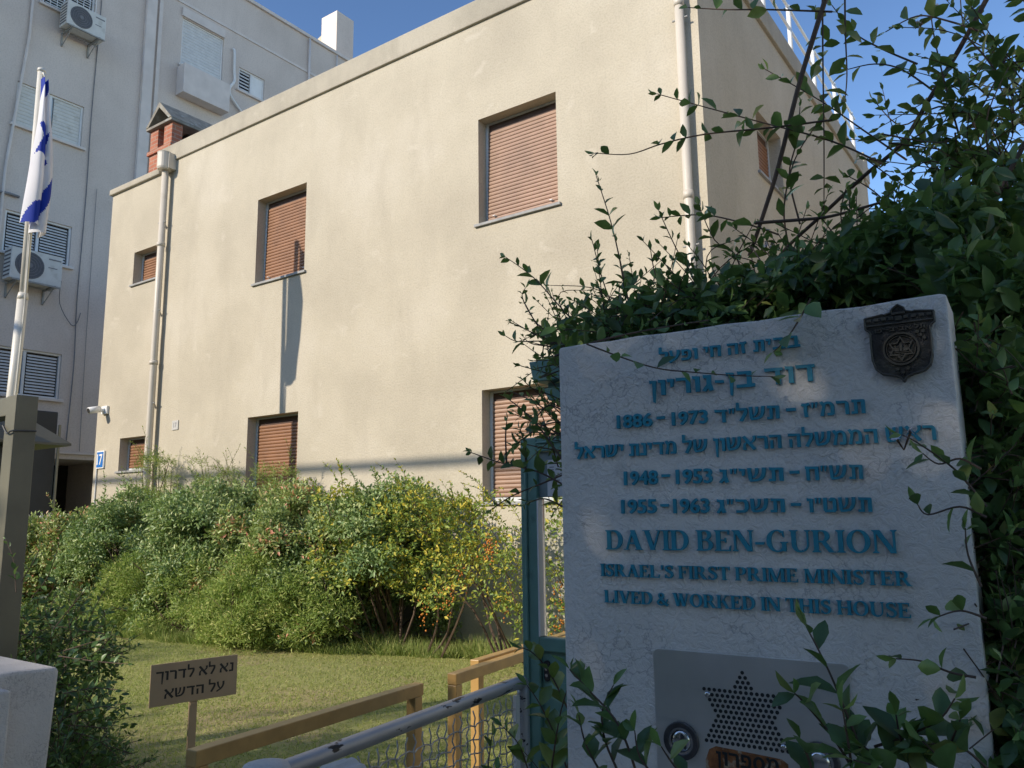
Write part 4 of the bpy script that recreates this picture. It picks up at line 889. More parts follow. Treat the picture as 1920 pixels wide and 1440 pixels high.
for a, v in ((.5235, .2935), (.5305, .2935), (.5270, .2890), (.5310, .2850), (.4975, .2475), (.5095, .2475), (.5035, .2430)): b.prism(hexag(a, v, .0030), .008, .0106, FSg)
b.build('small_stars', 'bronze_text', em)
heb_text('lettering', 'תל אביב-יפו', 'bronze_text', em, FSg, .4735, .5330, .2975, .0052, .008, .0100)

ic = thing('intercom', 'brushed steel intercom plate with star shaped speaker on the stone sign', 'intercom', tuple(FSg.p(.28, -.2, 0)))
def rrect(a0, a1, v0, v1, r, k=5, tilt=0):
    P = []
    for cx, cy, s in ((a1 - r, v0 + r, -90), (a1 - r, v1 - r, 0), (a0 + r, v1 - r, 90), (a0 + r, v0 + r, 180)):
        for i in range(k + 1): w = R(s + 90 * i / k); P.append((cx + r * math.cos(w), cy + r * math.sin(w)))
    return P
b = MB(); b.prism(rrect(.1455, .4105, -.335, -.121, .008), .0, .003, FSg); b.build('plate', 'steel', ic, bevel=.0008)
b = MB(); px_ = .00725; rows = []
for i, n_ in enumerate([1, 2, 3, 4]): rows.append((n_, -.1435 - i * .0064))
for i, n_ in enumerate([16, 15, 14, 13, 12, 11, 12, 13, 14, 15, 16]): rows.append((n_, -.1695 - i * .0067))
for n_, v in rows:
    for k in range(n_): b.disc(.2735 + (k - (n_ - 1) / 2) * px_, v, .0026, .0031, .0034, FSg, 10)
b.build('speaker_grille', 'black', ic)
for a, v in ((.2236, -.1763), (.3225, -.2318)): b = MB(); b.tube([FSg.p(a, v, .003), FSg.p(a, v, .0045), FSg.p(a, v, .0058)], [.0042, .0040, .0022], 14); b.build('screw', 'chrome', ic, True)
def button(a, v, lens):
    b = MB(); b.ring(a, v, .0175, .0255, .003, .0085, FSg, 32); bo = b.build('button_ring', 'ring_dark', ic, bevel=.0015)
    c = MB(); c.ring(a, v, .0148, .0174, .003, .0070, FSg, 32); c.build('bezel', 'chrome', bo)
    c = MB(); c.tube([FSg.p(a, v, .003), FSg.p(a, v, .0055), FSg.p(a, v, .0075)], [.0147, .0145, .009], 24); c.build('push_button', 'chrome', bo, True)
    if lens: c = MB(); c.prism([(a + .004 + .0035 * math.cos(w) - .006 * math.sin(w) * .4, v + .0105 * math.sin(w)) for w in [2 * PI * k / 18 for k in range(18)]], .0076, .0080, FSg); c.build('slot', 'ring_dark', bo)
button(.1835, -.2415, True); button(.3665, -.2440, False)
rp = [(.2225, -.2475), (.232, -.2425), (.262, -.2440), (.292, -.2455), (.319, -.2470), (.327, -.2520), (.326, -.300), (.216, -.300), (.2165, -.262)]
b = MB(); b.prism(rp[::-1], .0031, .0037, FSg); b.build('rust_stain', 'rust', ic)
heb_text('lettering', 'מספרון', 'black', ic, FSg, .232, .315, -.2655, .0175, .0038, .0044)

# ------------------------------------------------------------------ pillars and low wall at the front
gp = thing('gate_pillar', 'white stained stucco gate pillar at the bottom left corner', 'pillar', (-3.2, 1.25, .12))
FPl = Fr((0, 0, 0), (0, 1, 0), (0, 0, 1), (1, 0, 0))
b = MB(); b.prism([(1.02, .1), (1.40, .1), (1.452, 1.085), (1.444, 1.102), (1.30, 1.108), (1.02, 1.095)], -3.5, -2.955, FPl); b.build('shaft', 'pillar', gp, bevel=.012)
b = MB(); b.prism([(1.0, .1), (1.262, .1), (1.268, 1.055), (1.26, 1.066), (1.0, 1.07)], -2.953, -2.875, FPl); b.build('front_plinth', 'pillar', gp, bevel=.008)
lw = thing('low_wall', 'rough white stucco low wall top under the stone sign at the bottom edge', 'wall', (-1.2, 1.2, .12))
b = MB(); tp = [(-1.30 + k * .011, 1.108 + .010 * math.sin(k * .5) + .004 * math.sin(k * 2.3) - (.012 if k in (0, 12) else 0)) for k in range(13)]
b.prism([(-1.302, .1), (-.70, .1), (-.70, 1.04), (-1.166, 1.05)] + tp[::-1], -1.22, -1.15, Fr((0, 0, 0), (1, 0, 0), (0, 0, 1), (0, -1, 0))); b.build('shaft', 'pillar', lw, bevel=.005)
gpst = MB(); gpst.tube([(-1.452, 1.15, .1), (-1.452, 1.15, 1.075), (-1.452, 1.15, 1.092), (-1.452, 1.15, 1.098)], [.055, .055, .046, .02], 18); tag(gpst.build('gate_post', 'pillar', None, True), 'rounded white post top where the grey mesh gate is hinged', 'post')

# ------------------------------------------------------------------ hedge shrubs along the house
def shrub(label, cat, boxr, top, mat, n_cl, per, leaf, seed, aspect=.45, rad=(.13, .26), base=(0, 0), group='shrubs along the house wall', gap=None, jit=.5, wild=0, extra=None, stemcol='stem'):
    global rng
    rng = np.random.default_rng(seed)
    x0, x1, y0, y1, z0 = boxr; t = thing('shrub', label, cat, ((x0 + x1) / 2, (y0 + y1) / 2, z0), group)
    lv = Leaves(False); st = MB(); cx, cy = (x0 + x1) / 2, (y0 + y1) / 2
    cl = []
    while len(cl) < n_cl:
        u, v, w = rng.uniform(-1, 1), rng.uniform(-1, 1), rng.uniform(0, 1)
        if abs(u) ** 7 + abs(v) ** 3.5 + (w ** 6) > 1.02: continue
        if rng.random() > .35 and v > .25 and w < .7: continue            # fewer clumps at the back of the base
        x = cx + u * (x1 - x0) / 2; ht = top(x) if callable(top) else top
        y = cy + v * (y1 - y0) / 2 + .10 * math.sin(x * 3.1 + seed); z = z0 + .05 + w * (ht - z0 - .12)
        if gap and gap(x, y, z): continue
        cl.append((x, y, z, rng.uniform(*rad)))
    for i, (x, y, z, r) in enumerate(cl):
        n = int(per * 1.35 * (r / .2) ** 2); d = rdir(n); d[:, 2] = np.where(d[:, 2] < -.3, -d[:, 2] * .5, d[:, 2]); rr = r * rng.uniform(.45, 1.12, n) ** .7
        P = np.array([x, y, z]) + d * rr[:, None] * np.array([1.1, .9, .95])
        D = d * .6 + rng.normal(size=(n, 3)) * .7 + np.array([0, -.15, .1]); N = d * .8 + np.array([-.15, -.55, .6]) + rng.normal(size=(n, 3)) * jit
        L = leaf * .90 * rng.uniform(.6, 1.3, n); tone = rng.uniform(-.18, .18)
        lv.add(P, D, N, L, L * aspect, np.clip(rng.random(n) + tone, 0, 1))
        if i % (7 if seed in (15, 16, 17) else 2) == 0:
            b0 = np.array([cx + (x - cx) * .45, cy + .1, z0]); mid = (b0 + np.array([x, y, z])) / 2 + rng.normal(size=3) * .08
            st.tube(smooth_pts([b0, mid, (x, y, z)], 3), np.linspace(.014, .005, 7), 5, False)
    for k in range(wild):                                                   # loose shoots sticking out
        x, y, z, r = cl[rng.integers(len(cl))]
        if z < z0 + (top(x) if callable(top) else top) * .35 - .2: continue
        p = np.array([x, y, z]); d = rdir(); d[2] = abs(d[2]) * .9 + .35; d[1] = -abs(d[1]) * .7; L = rng.uniform(.25, .5)
        pts = [p, p + d * L * .6, p + d * L + np.array([0, -.03, -.05])]
        shoot(lv, st, pts, leaf * 1.1, .022, .003, aspect, .35, .1, True, 4)
    if extra: extra(lv, st, cl)
    lv.build('foliage', mat, t, .15); st.build('stems', stemcol, t)
    return t, cl
LZ = .28
shrub('yellowish leafy shrub at the left end of the hedge by the picket fence', 'shrub', (-13.3, -10.7, 5.35, 6.75, LZ), lambda x: 1.52 + .05 * math.sin(x * 2.0) + .10 * (x + 13.3), 'leaf_hedge', 150, 330, .062, 11, .5, wild=60,
      gap=lambda x, y, z: (-12.9 < x < -12.2 and .35 < z < .8))
shrub('broad dark green shrub in the left half of the hedge', 'shrub', (-11.3, -8.1, 5.35, 6.85, LZ), lambda x: 1.86 + .08 * math.sin(x * 2.7) + .07 * math.sin(x * 7), 'leaf_grey', 190, 330, .060, 12, .42, wild=90)
shrub('dark green shrub with reddish tips in the middle of the hedge', 'shrub', (-8.6, -6.1, 5.4, 6.85, LZ), lambda x: 1.86 + .08 * math.sin(x * 3.3 + 1), 'leaf_hedge', 170, 330, .060, 13, .42, wild=80)
shrub('low bright green shrub at the foot of the hedge near the lawn', 'shrub', (-10.2, -6.0, 5.15, 5.95, LZ), lambda x: 1.15 + .16 * math.sin(x * 2.6) + .12 * math.sin(x * 6), 'leaf_bright', 150, 330, .055, 14, .22, jit=.9, wild=50)
def fruit_at(parent_label, seed): pass
shrub('dark leafy shrub with a shaded hollow under it in the right half of the hedge', 'shrub', (-6.9, -5.4, 5.5, 6.9, LZ), lambda x: 1.84 + .10 * math.sin(x * 4.0), 'leaf_grey', 120, 300, .058, 15, .45, wild=60,
      gap=lambda x, y, z: (z < .85 and -6.2 < x < -5.1 and y < 6.5))
shrub('golden yellow leafed shrub rising in front of the wall', 'shrub', (-6.6, -4.5, 5.3, 6.5, LZ), lambda x: 1.85 + .22 * math.sin(x * 5 + 1), 'leaf_yellow', 58, 140, .052, 16, .48, rad=(.10, .2), wild=110,
      gap=lambda x, y, z: (z < .95))
def berries(lv, st, cl): pass
t_, cl_ = shrub('open shrub with orange berries beside the teal gate', 'shrub', (-4.95, -3.0, 5.2, 6.6, LZ), lambda x: 1.72 + .14 * math.sin(x * 4 + 2), 'leaf_yellow', 50, 95, .050, 17, .45, rad=(.10, .22), wild=120,
      gap=lambda x, y, z: (z < .75 and x < -3.9))
rng = np.random.default_rng(5)
b = MB()
for k in range(16):
    x, y, z, r = cl_[rng.integers(len(cl_))]
    for q in range(26):
        p = np.array([x, y - r * .7, z - .02 * q * .35]) + rng.normal(size=3) * np.array([.035, .03, .045]); s = rng.uniform(.008, .013)
        b.add([p + s * np.array(v) for v in ((1, 0, 0), (-1, 0, 0), (0, 1, 0), (0, -1, 0), (0, 0, 1), (0, 0, -1))], [(0, 2, 4), (2, 1, 4), (1, 3, 4), (3, 0, 4), (2, 0, 5), (1, 2, 5), (3, 1, 5), (0, 3, 5)])
b.build('berries', 'berry', t_, True)
shrub('feathery lime green plant against the wall by the left downpipe', 'plant', (-11.5, -10.7, 6.35, 6.85, LZ), lambda x: 2.58, 'leaf_bright', 36, 300, .06, 18, .12, rad=(.08, .18), jit=1.2, group='feathery plants against the house wall', wild=40, gap=lambda x, y, z: z < 1.5)
shrub('feathery pale green plant left of the lower narrow window', 'plant', (-10.2, -9.4, 6.35, 6.85, LZ), lambda x: 2.52, 'leaf_bright', 34, 260, .055, 19, .12, rad=(.08, .17), jit=1.2, group='feathery plants against the house wall', wild=40, gap=lambda x, y, z: z < 1.5)
shrub('feathery pale green plant in front of the lower narrow window', 'plant', (-8.7, -7.9, 6.25, 6.8, LZ), lambda x: 2.32, 'leaf_bright', 28, 280, .06, 20, .12, rad=(.08, .17), jit=1.2, group='feathery plants against the house wall', wild=20, gap=lambda x, y, z: z < 1.3)
# thin bare stems before the wall on the right of the hedge
# ------------------------------------------------------------------ grass
rng = np.random.default_rng(21)
def lawn_pts(n):
    x = rng.uniform(-13.5, -2.16, n); y = rng.uniform(1.4, 6.3, n)
    dep = np.abs(x) * .569 + y * .806
    keep = rng.random(n) < np.clip(3.6 / dep, .15, 1)
    return x[keep], y[keep]
x, y = lawn_pts(330000)
patch = np.sin(x * 1.7 + 1.3 * np.sin(y * 1.1)) * np.sin(y * 2.1 + .7 * np.sin(x * .9))
bare = np.exp(-(((x + 4.0) / .55) ** 2 + ((y - 2.35) / .35) ** 2)) + .6 * np.exp(-(((x + 6.5) / .8) ** 2 + ((y - 3.2) / .3) ** 2)); keep = rng.random(len(x)) < np.clip(.9 + .3 * patch - 1.0 * bare, .12, 1); x, y, patch = x[keep], y[keep], patch[keep]
n = len(x); lv = Leaves(None); D = rng.normal(size=(n, 3)) * .55; D[:, 2] = np.abs(D[:, 2]) * .4 + .45
lv.add(np.stack([x, y, np.full(n, .278)], 1), D, rng.normal(size=(n, 3)), rng.uniform(.014, .036, n), rng.uniform(.005, .009, n), np.clip(rng.beta(2, 3, n) - .22 * patch, 0, 1))
g = lv.build('lawn_grass', 'grass', None, .3); tag(g, 'short mown grass of the lawn between the path and the hedge', 'grass', None, 'stuff')
lv = Leaves(None); n = 26000
x = rng.uniform(-11, -2.2, n); yb = np.interp(x, [-11, -9.5, -8, -6.5, -5.1, -4, -2.2], [5.3, 5.15, 5.35, 5.6, 6.1, 6.4, 6.2]); cl = np.sin(x * 6.3) * .5 + np.sin(x * 13.7) * .35
y = yb + np.abs(rng.normal(size=n)) * .22 - .10 + cl * .06
D = rng.normal(size=(n, 3)) * .45; D[:, 2] = 1
lv.add(np.stack([x, y, np.full(n, .27)], 1), D, rng.normal(size=(n, 3)), rng.uniform(.06, .19, n) * (1 + .5 * cl), rng.uniform(.006, .011, n), rng.random(n))
g = lv.build('tall_grass', 'tall_grass', None, .5); tag(g, 'long uncut grass growing at the foot of the hedge', 'grass', None, 'stuff')

# ------------------------------------------------------------------ foreground shrub at the left
rng = np.random.default_rng(31)
def blob_shoots(lv, st, n, c, r, leaf, L=(.2, .42), up=.35, out=.8, bias=(0, 0, 0), accept=None, step=.024, r0=.0025, shell=.35, droop=.1):
    c, r = np.array(c), np.array(r); k = 0; tries = 0
    while k < n and tries < n * 30:
        tries += 1
        d = rdir(); p = c + d * r * rng.uniform(shell, 1) ** .5
        dirv = d * out + np.array([0, 0, up]) + np.array(bias) + rng.normal(size=3) * .45; dirv /= np.linalg.norm(dirv); ln = rng.uniform(*L)
        s = p - dirv * ln * .5; e = p + dirv * ln * .5 + np.array([0, 0, -droop * ln]); m = p + rng.normal(size=3) * .02
        if accept and not (accept(e) and accept(m)): continue
        shoot(lv, st, [s, m, e], leaf * rng.uniform(.8, 1.15), step, r0, .48, .05, .1, True, 4, .25); k += 1
fs = thing('shrub', 'dark green shaded shrub in the left foreground behind the white pillar', 'shrub', (-3.6, 1.8, .28))
lv = Leaves(True); st = MB()
blob_shoots(lv, st, 240, (-3.88, 1.75, .60), (.46, .36, .42), .042)
blob_shoots(lv, st, 120, (-4.25, 2.0, .95), (.40, .35, .32), .042)
blob_shoots(lv, st, 90, (-3.42, 1.72, .50), (.16, .24, .36), .042)
blob_shoots(lv, st, 60, (-3.7, 1.8, .38), (.4, .3, .25), .042)
def leaf_fill(lv, n, c, r, leaf, accept=None, shell=.0):
    d = rdir(n); P = np.array(c) + d * np.array(r) * (rng.uniform(shell, 1, n) ** .45)[:, None]
    if accept: P = P[[bool(accept(p)) for p in P]]
    m = len(P); L = leaf * rng.uniform(.6, 1.2, m); D = rng.normal(size=(m, 3)) + np.array([0, -.2, .3]); N = rng.normal(size=(m, 3)) * .7 + np.array([0, -.3, .8])
    lv.add(P, D, N, L, L * .48, rng.random(m) * .9)
def hero(lv, st, pix, y, leaf=.048, r0=.0024, step=.026, y2=None, k=6, skip=.12, start=.05, upness=.35, clusters=True):
    n_ = len(pix); pts = [on_y(a, b_, y if y2 is None else y + (y2 - y) * i / max(1, n_ - 1)) for i, (a, b_) in enumerate(pix)]
    shoot(lv, st, pts, leaf, step, r0, .50, start, skip, clusters, k, upness)
leaf_fill(lv, 2600, (-3.88, 1.85, .62), (.42, .34, .40), .042); leaf_fill(lv, 1400, (-4.3, 2.05, .95), (.4, .3, .32), .042); leaf_fill(lv, 600, (-3.45, 1.78, .48), (.14, .22, .32), .042)
for pix in ([(120, 1220), (170, 1205), (210, 1195)], [(110, 1230), (180, 1240), (240, 1245)], [(120, 1300), (180, 1290), (235, 1296)], [(60, 1120), (90, 1080), (112, 1015)], [(30, 1110), (25, 1050), (10, 1010)],
            [(40, 1090), (70, 1040), (75, 1005)], [(100, 1180), (140, 1130), (165, 1100)], [(130, 1340), (190, 1325), (225, 1330)], [(120, 1250), (190, 1215), (215, 1170)]): hero(lv, st, pix, 1.6, .040)
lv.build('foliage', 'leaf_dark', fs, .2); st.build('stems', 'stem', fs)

# ------------------------------------------------------------------ big climbing shrub behind and over the sign
rng = np.random.default_rng(41)
bb = thing('climbing_shrub', 'large dark plumbago bush growing over and to the right of the stone sign', 'shrub', (.1, 1.8, 0))
lv = Leaves(True); st = MB()
def clear_of_sign(p):                        # keep the shrub behind the slab and off the front of its lettering
    a = (p - FSg.o) @ FSg.u; c = (p - FSg.o) @ FSg.n
    return not (a < .575 and c > -.13 and p[2] < 1.90) and c < .12
A_ = dict(accept=clear_of_sign)
blob_shoots(lv, st, 200, (-.55, 1.85, 1.68), (.42, .32, .33), .040, bias=(-.1, 0, .2), **A_)
blob_shoots(lv, st, 170, (-.15, 1.75, 1.72), (.35, .35, .38), .040, **A_)
blob_shoots(lv, st, 420, (.34, 1.75, 1.50), (.46, .5, .80), .042, **A_)
blob_shoots(lv, st, 330, (.25, 1.45, .95), (.36, .32, .75), .042, bias=(-.1, -.2, 0), **A_)
blob_shoots(lv, st, 50, (.60, 2.1, 2.05), (.45, .5, .6), .042, **A_)
blob_shoots(lv, st, 26, (.15, 1.95, 2.35), (.40, .40, .45), .040, L=(.25, .5), **A_)
blob_shoots(lv, st, 150, (-.95, 1.95, 1.85), (.32, .25, .18), .036, L=(.15, .32), bias=(-.2, 0, .2), **A_)
H = lambda pix, y, **k: hero(lv, st, pix, y, **k)
for px, py, y, n_, rp, ry in ((1150, 655, 1.75, 500, 70, .25), (1290, 630, 1.8, 900, 85, .3), (1420, 605, 1.8, 1100, 85, .32), (1560, 580, 1.8, 1300, 90, .35), (1690, 545, 1.8, 1500, 95, .38), (1800, 500, 1.75, 1700, 100, .4),
                             (1905, 450, 1.9, 600, 85, .45), (1860, 600, 1.6, 2600, 100, .35), (1885, 770, 1.5, 2800, 100, .3), (1905, 960, 1.45, 2800, 100, .28), (1918, 1150, 1.4, 2600, 90, .25), (1930, 1350, 1.35, 2600, 90, .25)):
    c_ = on_y(px, py, y); r_ = rp * float(FW @ (c_ - CAM)) / 1500; leaf_fill(lv, n_, c_, (r_, ry, r_), .042, clear_of_sign)
for px, py, y, n_, rp, L_ in ((1815, 690, 1.22, 16, 26, .036), (1835, 860, 1.2, 16, 24, .036), (1845, 1010, 1.18, 16, 24, .036), (1865, 1180, 1.17, 18, 26, .038), (1875, 1330, 1.15, 18, 26, .038), (1120, 640, 1.75, 36, 80, .034), (1200, 615, 1.7, 50, 80, .036), (1330, 590, 1.7, 64, 85, .038), (1480, 560, 1.7, 64, 85, .040), (1620, 520, 1.75, 60, 90, .044), (1750, 450, 1.75, 38, 95, .044), (1875, 320, 1.8, 34, 110, .046), (1880, 150, 1.85, 20, 110, .046), (1740, 270, 1.8, 10, 90, .044),
                             (1850, 620, 1.5, 70, 90, .045), (1880, 850, 1.38, 80, 90, .045), (1895, 1080, 1.3, 80, 80, .045), (1900, 1300, 1.25, 80, 80, .045)):
    c_ = on_y(px, py, y); r_ = rp * float(FW @ (c_ - CAM)) / 1500; blob_shoots(lv, st, n_, c_, (r_, r_, r_), L_ * .9, L=(.10, .22) if rp < 30 else (.16, .34), r0=.0011 if rp < 30 else .0019, **A_)
# woody stems
for pix, y, r in (([(1560, -40), (1525, 70), (1495, 170), (1460, 310), (1432, 400), (1405, 480)], 1.75, .0062), ([(1860, -20), (1800, 90), (1740, 190), (1690, 270), (1620, 330), (1545, 400), (1470, 470), (1420, 540)], 1.85, .0055),
                  ([(1415, 418), (1500, 412), (1560, 405), (1650, 380)], 1.7, .004), ([(1960, 200), (1905, 300), (1840, 420), (1790, 500), (1760, 560)], 1.7, .005)):
    P = smooth_pts([on_y(a, c, y) for a, c in pix], 4); st.tube(P, np.linspace(r, r * .7, len(P)), 7)
for pix, y in (([(1660, 310), (1560, 265), (1430, 230), (1330, 203), (1232, 176)], 1.75), ([(1560, 225), (1440, 240), (1320, 252), (1240, 270), (1180, 289), (1115, 287)], 1.7),
               ([(1560, 22), (1440, 18), (1360, 18), (1290, 14)], 1.75), ([(1700, 300), (1620, 245), (1540, 190), (1435, 130)], 1.8), ([(1542, -20), (1543, 120), (1545, 260), (1545, 400)], 1.8),
               ([(1460, 440), (1400, 420), (1320, 403), (1240, 408)], 1.75), ([(1185, 600), (1165, 500), (1145, 415), (1118, 330)], 1.75), ([(1110, 640), (1050, 575), (1000, 520), (948, 482)], 1.8),
               ([(1170, 620), (1135, 540), (1110, 450)], 1.85), ([(1350, 620), (1300, 520), (1270, 470), (1235, 395)], 1.8), ([(1584, -20), (1585, 60), (1588, 140), (1584, 190)], 1.8),
               ([(1800, 260), (1770, 150), (1750, 60), (1742, -10)], 1.8), ([(1830, 220), (1760, 200), (1690, 235), (1640, 190)], 1.9), ([(1840, 60), (1780, 40), (1720, 30), (1660, 60)], 1.8),
               ([(1500, 420), (1480, 330), (1495, 260), (1500, 200)], 1.8), ([(1480, 470), (1470, 390), (1490, 300), (1530, 235)], 1.75), ([(1400, 560), (1380, 480), (1340, 450), (1310, 385)], 1.8),
               ([(1060, 640), (1010, 610), (980, 560), (985, 540)], 1.85), ([(1080, 650), (1020, 640), (970, 640), (948, 630)], 1.8), ([(1260, 600), (1230, 520), (1220, 470)], 1.9), ([(1700, 420), (1640, 360), (1590, 330)], 1.9),
               ([(1900, 180), (1850, 110), (1810, 60), (1800, -10)], 1.75), ([(1720, 120), (1650, 90), (1600, 60), (1560, 10)], 1.85), ([(1750, 170), (1690, 130), (1640, 120), (1590, 130)], 1.9)):
    H(pix, y, leaf=.050, step=.030, clusters=True)
# shoots left of the slab
for pix, y in (([(1075, 920), (1010, 885), (940, 868), (882, 848)], 1.45), ([(1080, 880), (1020, 905), (960, 930), (922, 955)], 1.5), ([(1060, 870), (1010, 800), (975, 765), (948, 745)], 1.5), ([(1070, 780), (1030, 760), (1000, 790)], 1.45),
               ([(950, 870), (948, 820), (950, 790)], 1.46), ([(985, 885), (985, 840), (975, 805)], 1.48), ([(1055, 950), (1020, 935), (985, 945)], 1.5)): H(pix, y, leaf=.036, step=.026)
# the vine lying across the slab's face
hero(lv, st, [(1100, 645), (1160, 668), (1230, 690), (1300, 698), (1380, 704), (1450, 706)], 1.05, .030, .0014, .030, None, 5, .05)
hero(lv, st, [(1520, 560), (1500, 596), (1475, 635), (1450, 660)], 1.09, .034, .0016, .022, None, 5, .05)
hero(lv, st, [(1040, 668), (1120, 640), (1220, 618), (1330, 600)], 1.15, .030, .0022, .02, None, 5, .1)
for pix, y in (([(1850, 950), (1790, 880), (1720, 830), (1690, 815)], 1.02), ([(1840, 880), (1800, 860), (1760, 870), (1730, 850)], 1.02), ([(1850, 970), (1800, 950), (1740, 965), (1720, 945)], 1.02), ([(1850, 1160), (1800, 1145), (1750, 1160)], 1.02),
               ([(1830, 1270), (1780, 1260), (1730, 1240), (1680, 1235)], 1.0), ([(1840, 1100), (1815, 1040), (1810, 990)], 1.03)): H(pix, y, leaf=.036, step=.021, r0=.0016)
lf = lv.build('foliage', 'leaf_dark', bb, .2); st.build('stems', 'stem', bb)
def flowers(parent, spots):
    for pxx, pyy, y in spots:
        f = Leaves(False); d_ = MB(); c = on_y(pxx, pyy, y)
        for q in range(5):
            o = c + rdir() * .010; ax = rdir(); a = np.cross(ax, rdir()); a /= np.linalg.norm(a); e = np.cross(ax, a)
            for w in range(5): f.add(o, math.cos(w * 1.257) * a + math.sin(w * 1.257) * e + ax * .2, ax, .006, .005, rng.random())
            d_.tube([c + np.array([0, 0, -.02]), o], .0008, 4, False)
        fo = f.build('flower_cluster', 'flower', parent, .1); d_.build('flower_stalk', 'dry', fo)
flowers(bb, [(1692, 812, 1.035),  (1705, 395, 1.7), (1700, 460, 1.75), (1748, 12, 1.8), (1725, 35, 1.8), (1440, 460, 1.8), (1735, 420, 1.7)])

# ------------------------------------------------------------------ low shrub in front of the sign
rng = np.random.default_rng(51)
lo = thing('shrub', 'leafy green shrub sprouting before the intercom at the bottom of the sign', 'shrub', (-.35, 1.0, .12))
lv = Leaves(True); st = MB()
for pix, y in (([(1640, 1470), (1600, 1370), (1555, 1260), (1512, 1175)], .96), ([(1610, 1460), (1560, 1380), (1510, 1320), (1490, 1300)], .95), ([(1600, 1460), (1590, 1390), (1580, 1330)], .93), ([(1640, 1400), (1700, 1380), (1760, 1350), (1790, 1310)], .97),
               ([(1200, 1470), (1160, 1360), (1100, 1290), (1068, 1255)], .98), ([(1170, 1470), (1135, 1390), (1130, 1330), (1150, 1285)], 1.0), ([(1140, 1470), (1100, 1400), (1085, 1340)], 1.0), ([(1240, 1470), (1200, 1420), (1190, 1370)], .97),
               ([(1300, 1480), (1260, 1430), (1240, 1400)], .95), ([(1720, 1470), (1690, 1390), (1680, 1340)], .97), ([(1800, 1470), (1760, 1420), (1730, 1390)], .95), ([(1650, 1470), (1640, 1420), (1620, 1400)], .95), ([(1530, 1470), (1515, 1420), (1500, 1385)], .94),
               ([(1075, 1480), (1045, 1390), (1012, 1320), (988, 1285)], 1.3), ([(1000, 1480), (975, 1400), (942, 1362)], 1.35), ([(1030, 1470), (1048, 1350), (1066, 1285)], 1.25), ([(1065, 1330), (1030, 1260), (1000, 1225), (980, 1215)], 1.35), ([(1750, 1470), (1780, 1400), (1800, 1350)], .97), ([(1690, 1470), (1650, 1440), (1600, 1425)], .94), ([(1850, 1440), (1800, 1400), (1740, 1395)], .97)):
    hero(lv, st, pix, y, .052, .0018, .022, y - .02, 6, .05)
blob_shoots(lv, st, 34, (-.80, 1.10, .98), (.11, .10, .20), .040, L=(.15, .3), accept=lambda p: True)
blob_shoots(lv, st, 60, (.02, 1.0, 1.02), (.12, .1, .22), .038, L=(.15, .3), accept=lambda p: (p - FSg.o) @ FSg.n > .01)
blob_shoots(lv, st, 26, (-1.02, 1.60, .86), (.10, .10, .2), .040, L=(.15, .3))
lv.build('foliage', 'leaf_dark', lo, .2); st.build('stems', 'stem', lo)
# plant in the planter
rng = np.random.default_rng(61)
pp = thing('trailing_plant', 'dry trailing plant growing in the teal planter trough', 'plant', (-1.2, 2.2, 2.1)); lv = Leaves(True); st = MB()
blob_shoots(lv, st, 70, (-1.22, 2.2, 2.16), (.24, .1, .07), .030, L=(.15, .35), up=.5)
lv.build('foliage', 'leaf_dark', pp, .2); st.build('stems', 'stem', pp)

# ------------------------------------------------------------------ out of view: block and trees added for shade, house for bounce; street cable
sb = thing('shade_block', 'unseen plain block behind the viewer, added to shade the foreground', 'building', (-15, -20, 0))  # put in out of view, its roof height set to shade the foreground
b = MB(); FO = Fr((0, -17, 0), (-1, 0, 0), (0, 0, 1), (0, 1, 0)); ho = [(x, x + 1.5, z, z + 1.3) for x in np.arange(-12, 46, 3.4) for z in (1.2, 4.2, 7.2)]
holed_wall(b, FO, -14, 48, 0, 11.35, ho, .2); b.box(-48, 14, -27, -17.25, .01, 11.33); b.build('wall', 'shade_block_wall', sb)
b = MB()
for h in ho: b.box(h[0] + .01, h[1] - .01, h[2] + .01, h[3] - .01, -.2, -.16, FO)
b.build('window', 'apt_glass', sb)
nb = thing('bounce_block', 'unseen cream block at the right, added to bounce sun onto the house', 'house', (8, 14, 0))  # added out of view to bounce warm sunlight onto the side wall
b = MB(); hn = [(y, y + 1.2, z, z + 1.3) for y in (8.5, 11.5, 14.5, 17.5) for z in (1.4, 4.6)]
FN = Fr((2.3, 0, 0), (0, -1, 0), (0, 0, 1), (-1, 0, 0)); holed_wall(b, FN, -21, -5.2, 0, 9.0, [(-h[1], -h[0], h[2], h[3]) for h in hn], .15); b.box(2.5, 11, 5.2, 21, .01, 8.98); b.build('wall', 'pale_render', nb)
for h in hn: w_ = MB(); w_.box(-h[1], -h[0], h[2], h[3], -.14, -.10, FN); w_.build('shutter', 'shutter', nb)
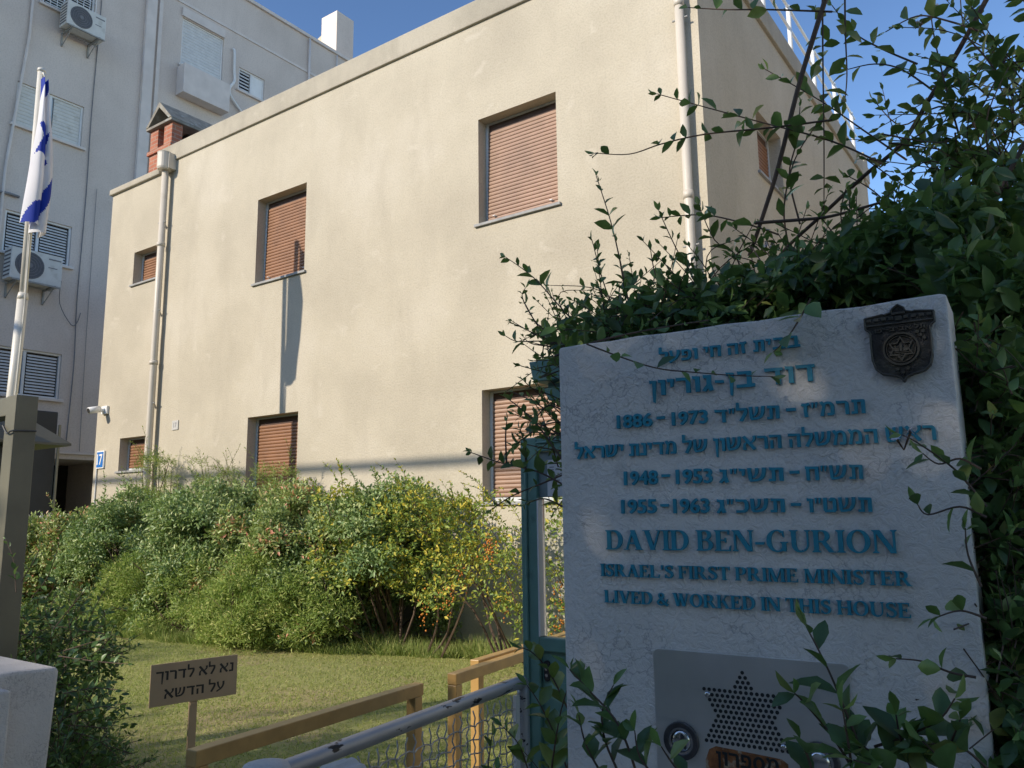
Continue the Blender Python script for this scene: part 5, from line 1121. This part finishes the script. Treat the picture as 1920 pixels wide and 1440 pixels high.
def shade_tree(label, x, y, h, cr, cz, n, seed):
    global rng
    rng = np.random.default_rng(seed)
    t = thing('shade_tree', label, 'tree', (x, y, 0), 'unseen trees added to shade the foreground'); s = MB(); lv = Leaves(False)
    s.tube(smooth_pts([(x, y, 0), (x + .1, y, h * .3), (x - .1, y + .1, h * .55), (x, y, h * .8)], 4), np.linspace(.2, .06, 13), 10)
    for k in range(34):
        d = rdir(); c = np.array([x, y, cz]) + d * np.array(cr) * rng.uniform(.3, 1) ** .6
        s.tube(smooth_pts([(x, y, h * .45), ((x + c[0]) / 2, (y + c[1]) / 2, (h * .45 + c[2]) / 2 + .3), c], 3), np.linspace(.05, .012, 7), 5, False)
        m = n // 34; q = rdir(m) * rng.uniform(.2, 1, (m, 1)) ** .5 * rng.uniform(.6, .95)
        P = c + q; L = rng.uniform(.09, .17, m); lv.add(P, rng.normal(size=(m, 3)), rng.normal(size=(m, 3)) + np.array([0, 0, 1]), L, L * .55, rng.random(m))
    lv.build('crown', 'leaf_dark', t); s.build('trunk', 'bark', t)
for i, (x, y) in enumerate(((-21.5, -8.5), (-17.5, -8.8), (-13.2, -8.3), (-9.3, -8.8), (-25.5, -8.6))):  # unseen row added to dapple the edge of the lawn's shade
    shade_tree(('unseen dapple tree left of the middle in the row behind the viewer', 'unseen dapple tree in the middle of the row behind the viewer', 'unseen dapple tree right of the middle in the row behind the viewer', 'unseen dapple tree at the right end of the row behind the viewer', 'unseen dapple tree at the left end of the row behind the viewer')[i], x, y, 7.2, (1.9, 1.4, 1.6), 5.6 + .25 * math.sin(i * 2.1), 5200, 70 + i)
shade_tree('unseen tall tree to the right behind the viewer, added to darken the sign', 2.2, -3.6, 7.0, (2.2, 1.5, 1.7), 5.2, 11000, 91)  # added out of view to block sky light from the sign
shade_tree('unseen leafy tree close behind the viewer, added to shade sign and bush', -2.9, -4.2, 6.4, (2.3, 1.6, 1.45), 4.85, 14000, 90)  # added out of view, crown placed to shade the sign and bush
b = MB(); b.tube([(-40, -3.4, 8.35), (-25, -3.3, 8.02), (-10, -3.2, 7.90), (10, -3.0, 8.2)], .05, 8); tag(b.build('overhead_cable', 'cable'), 'thick overhead cable strung along the street above the viewer', 'cable')
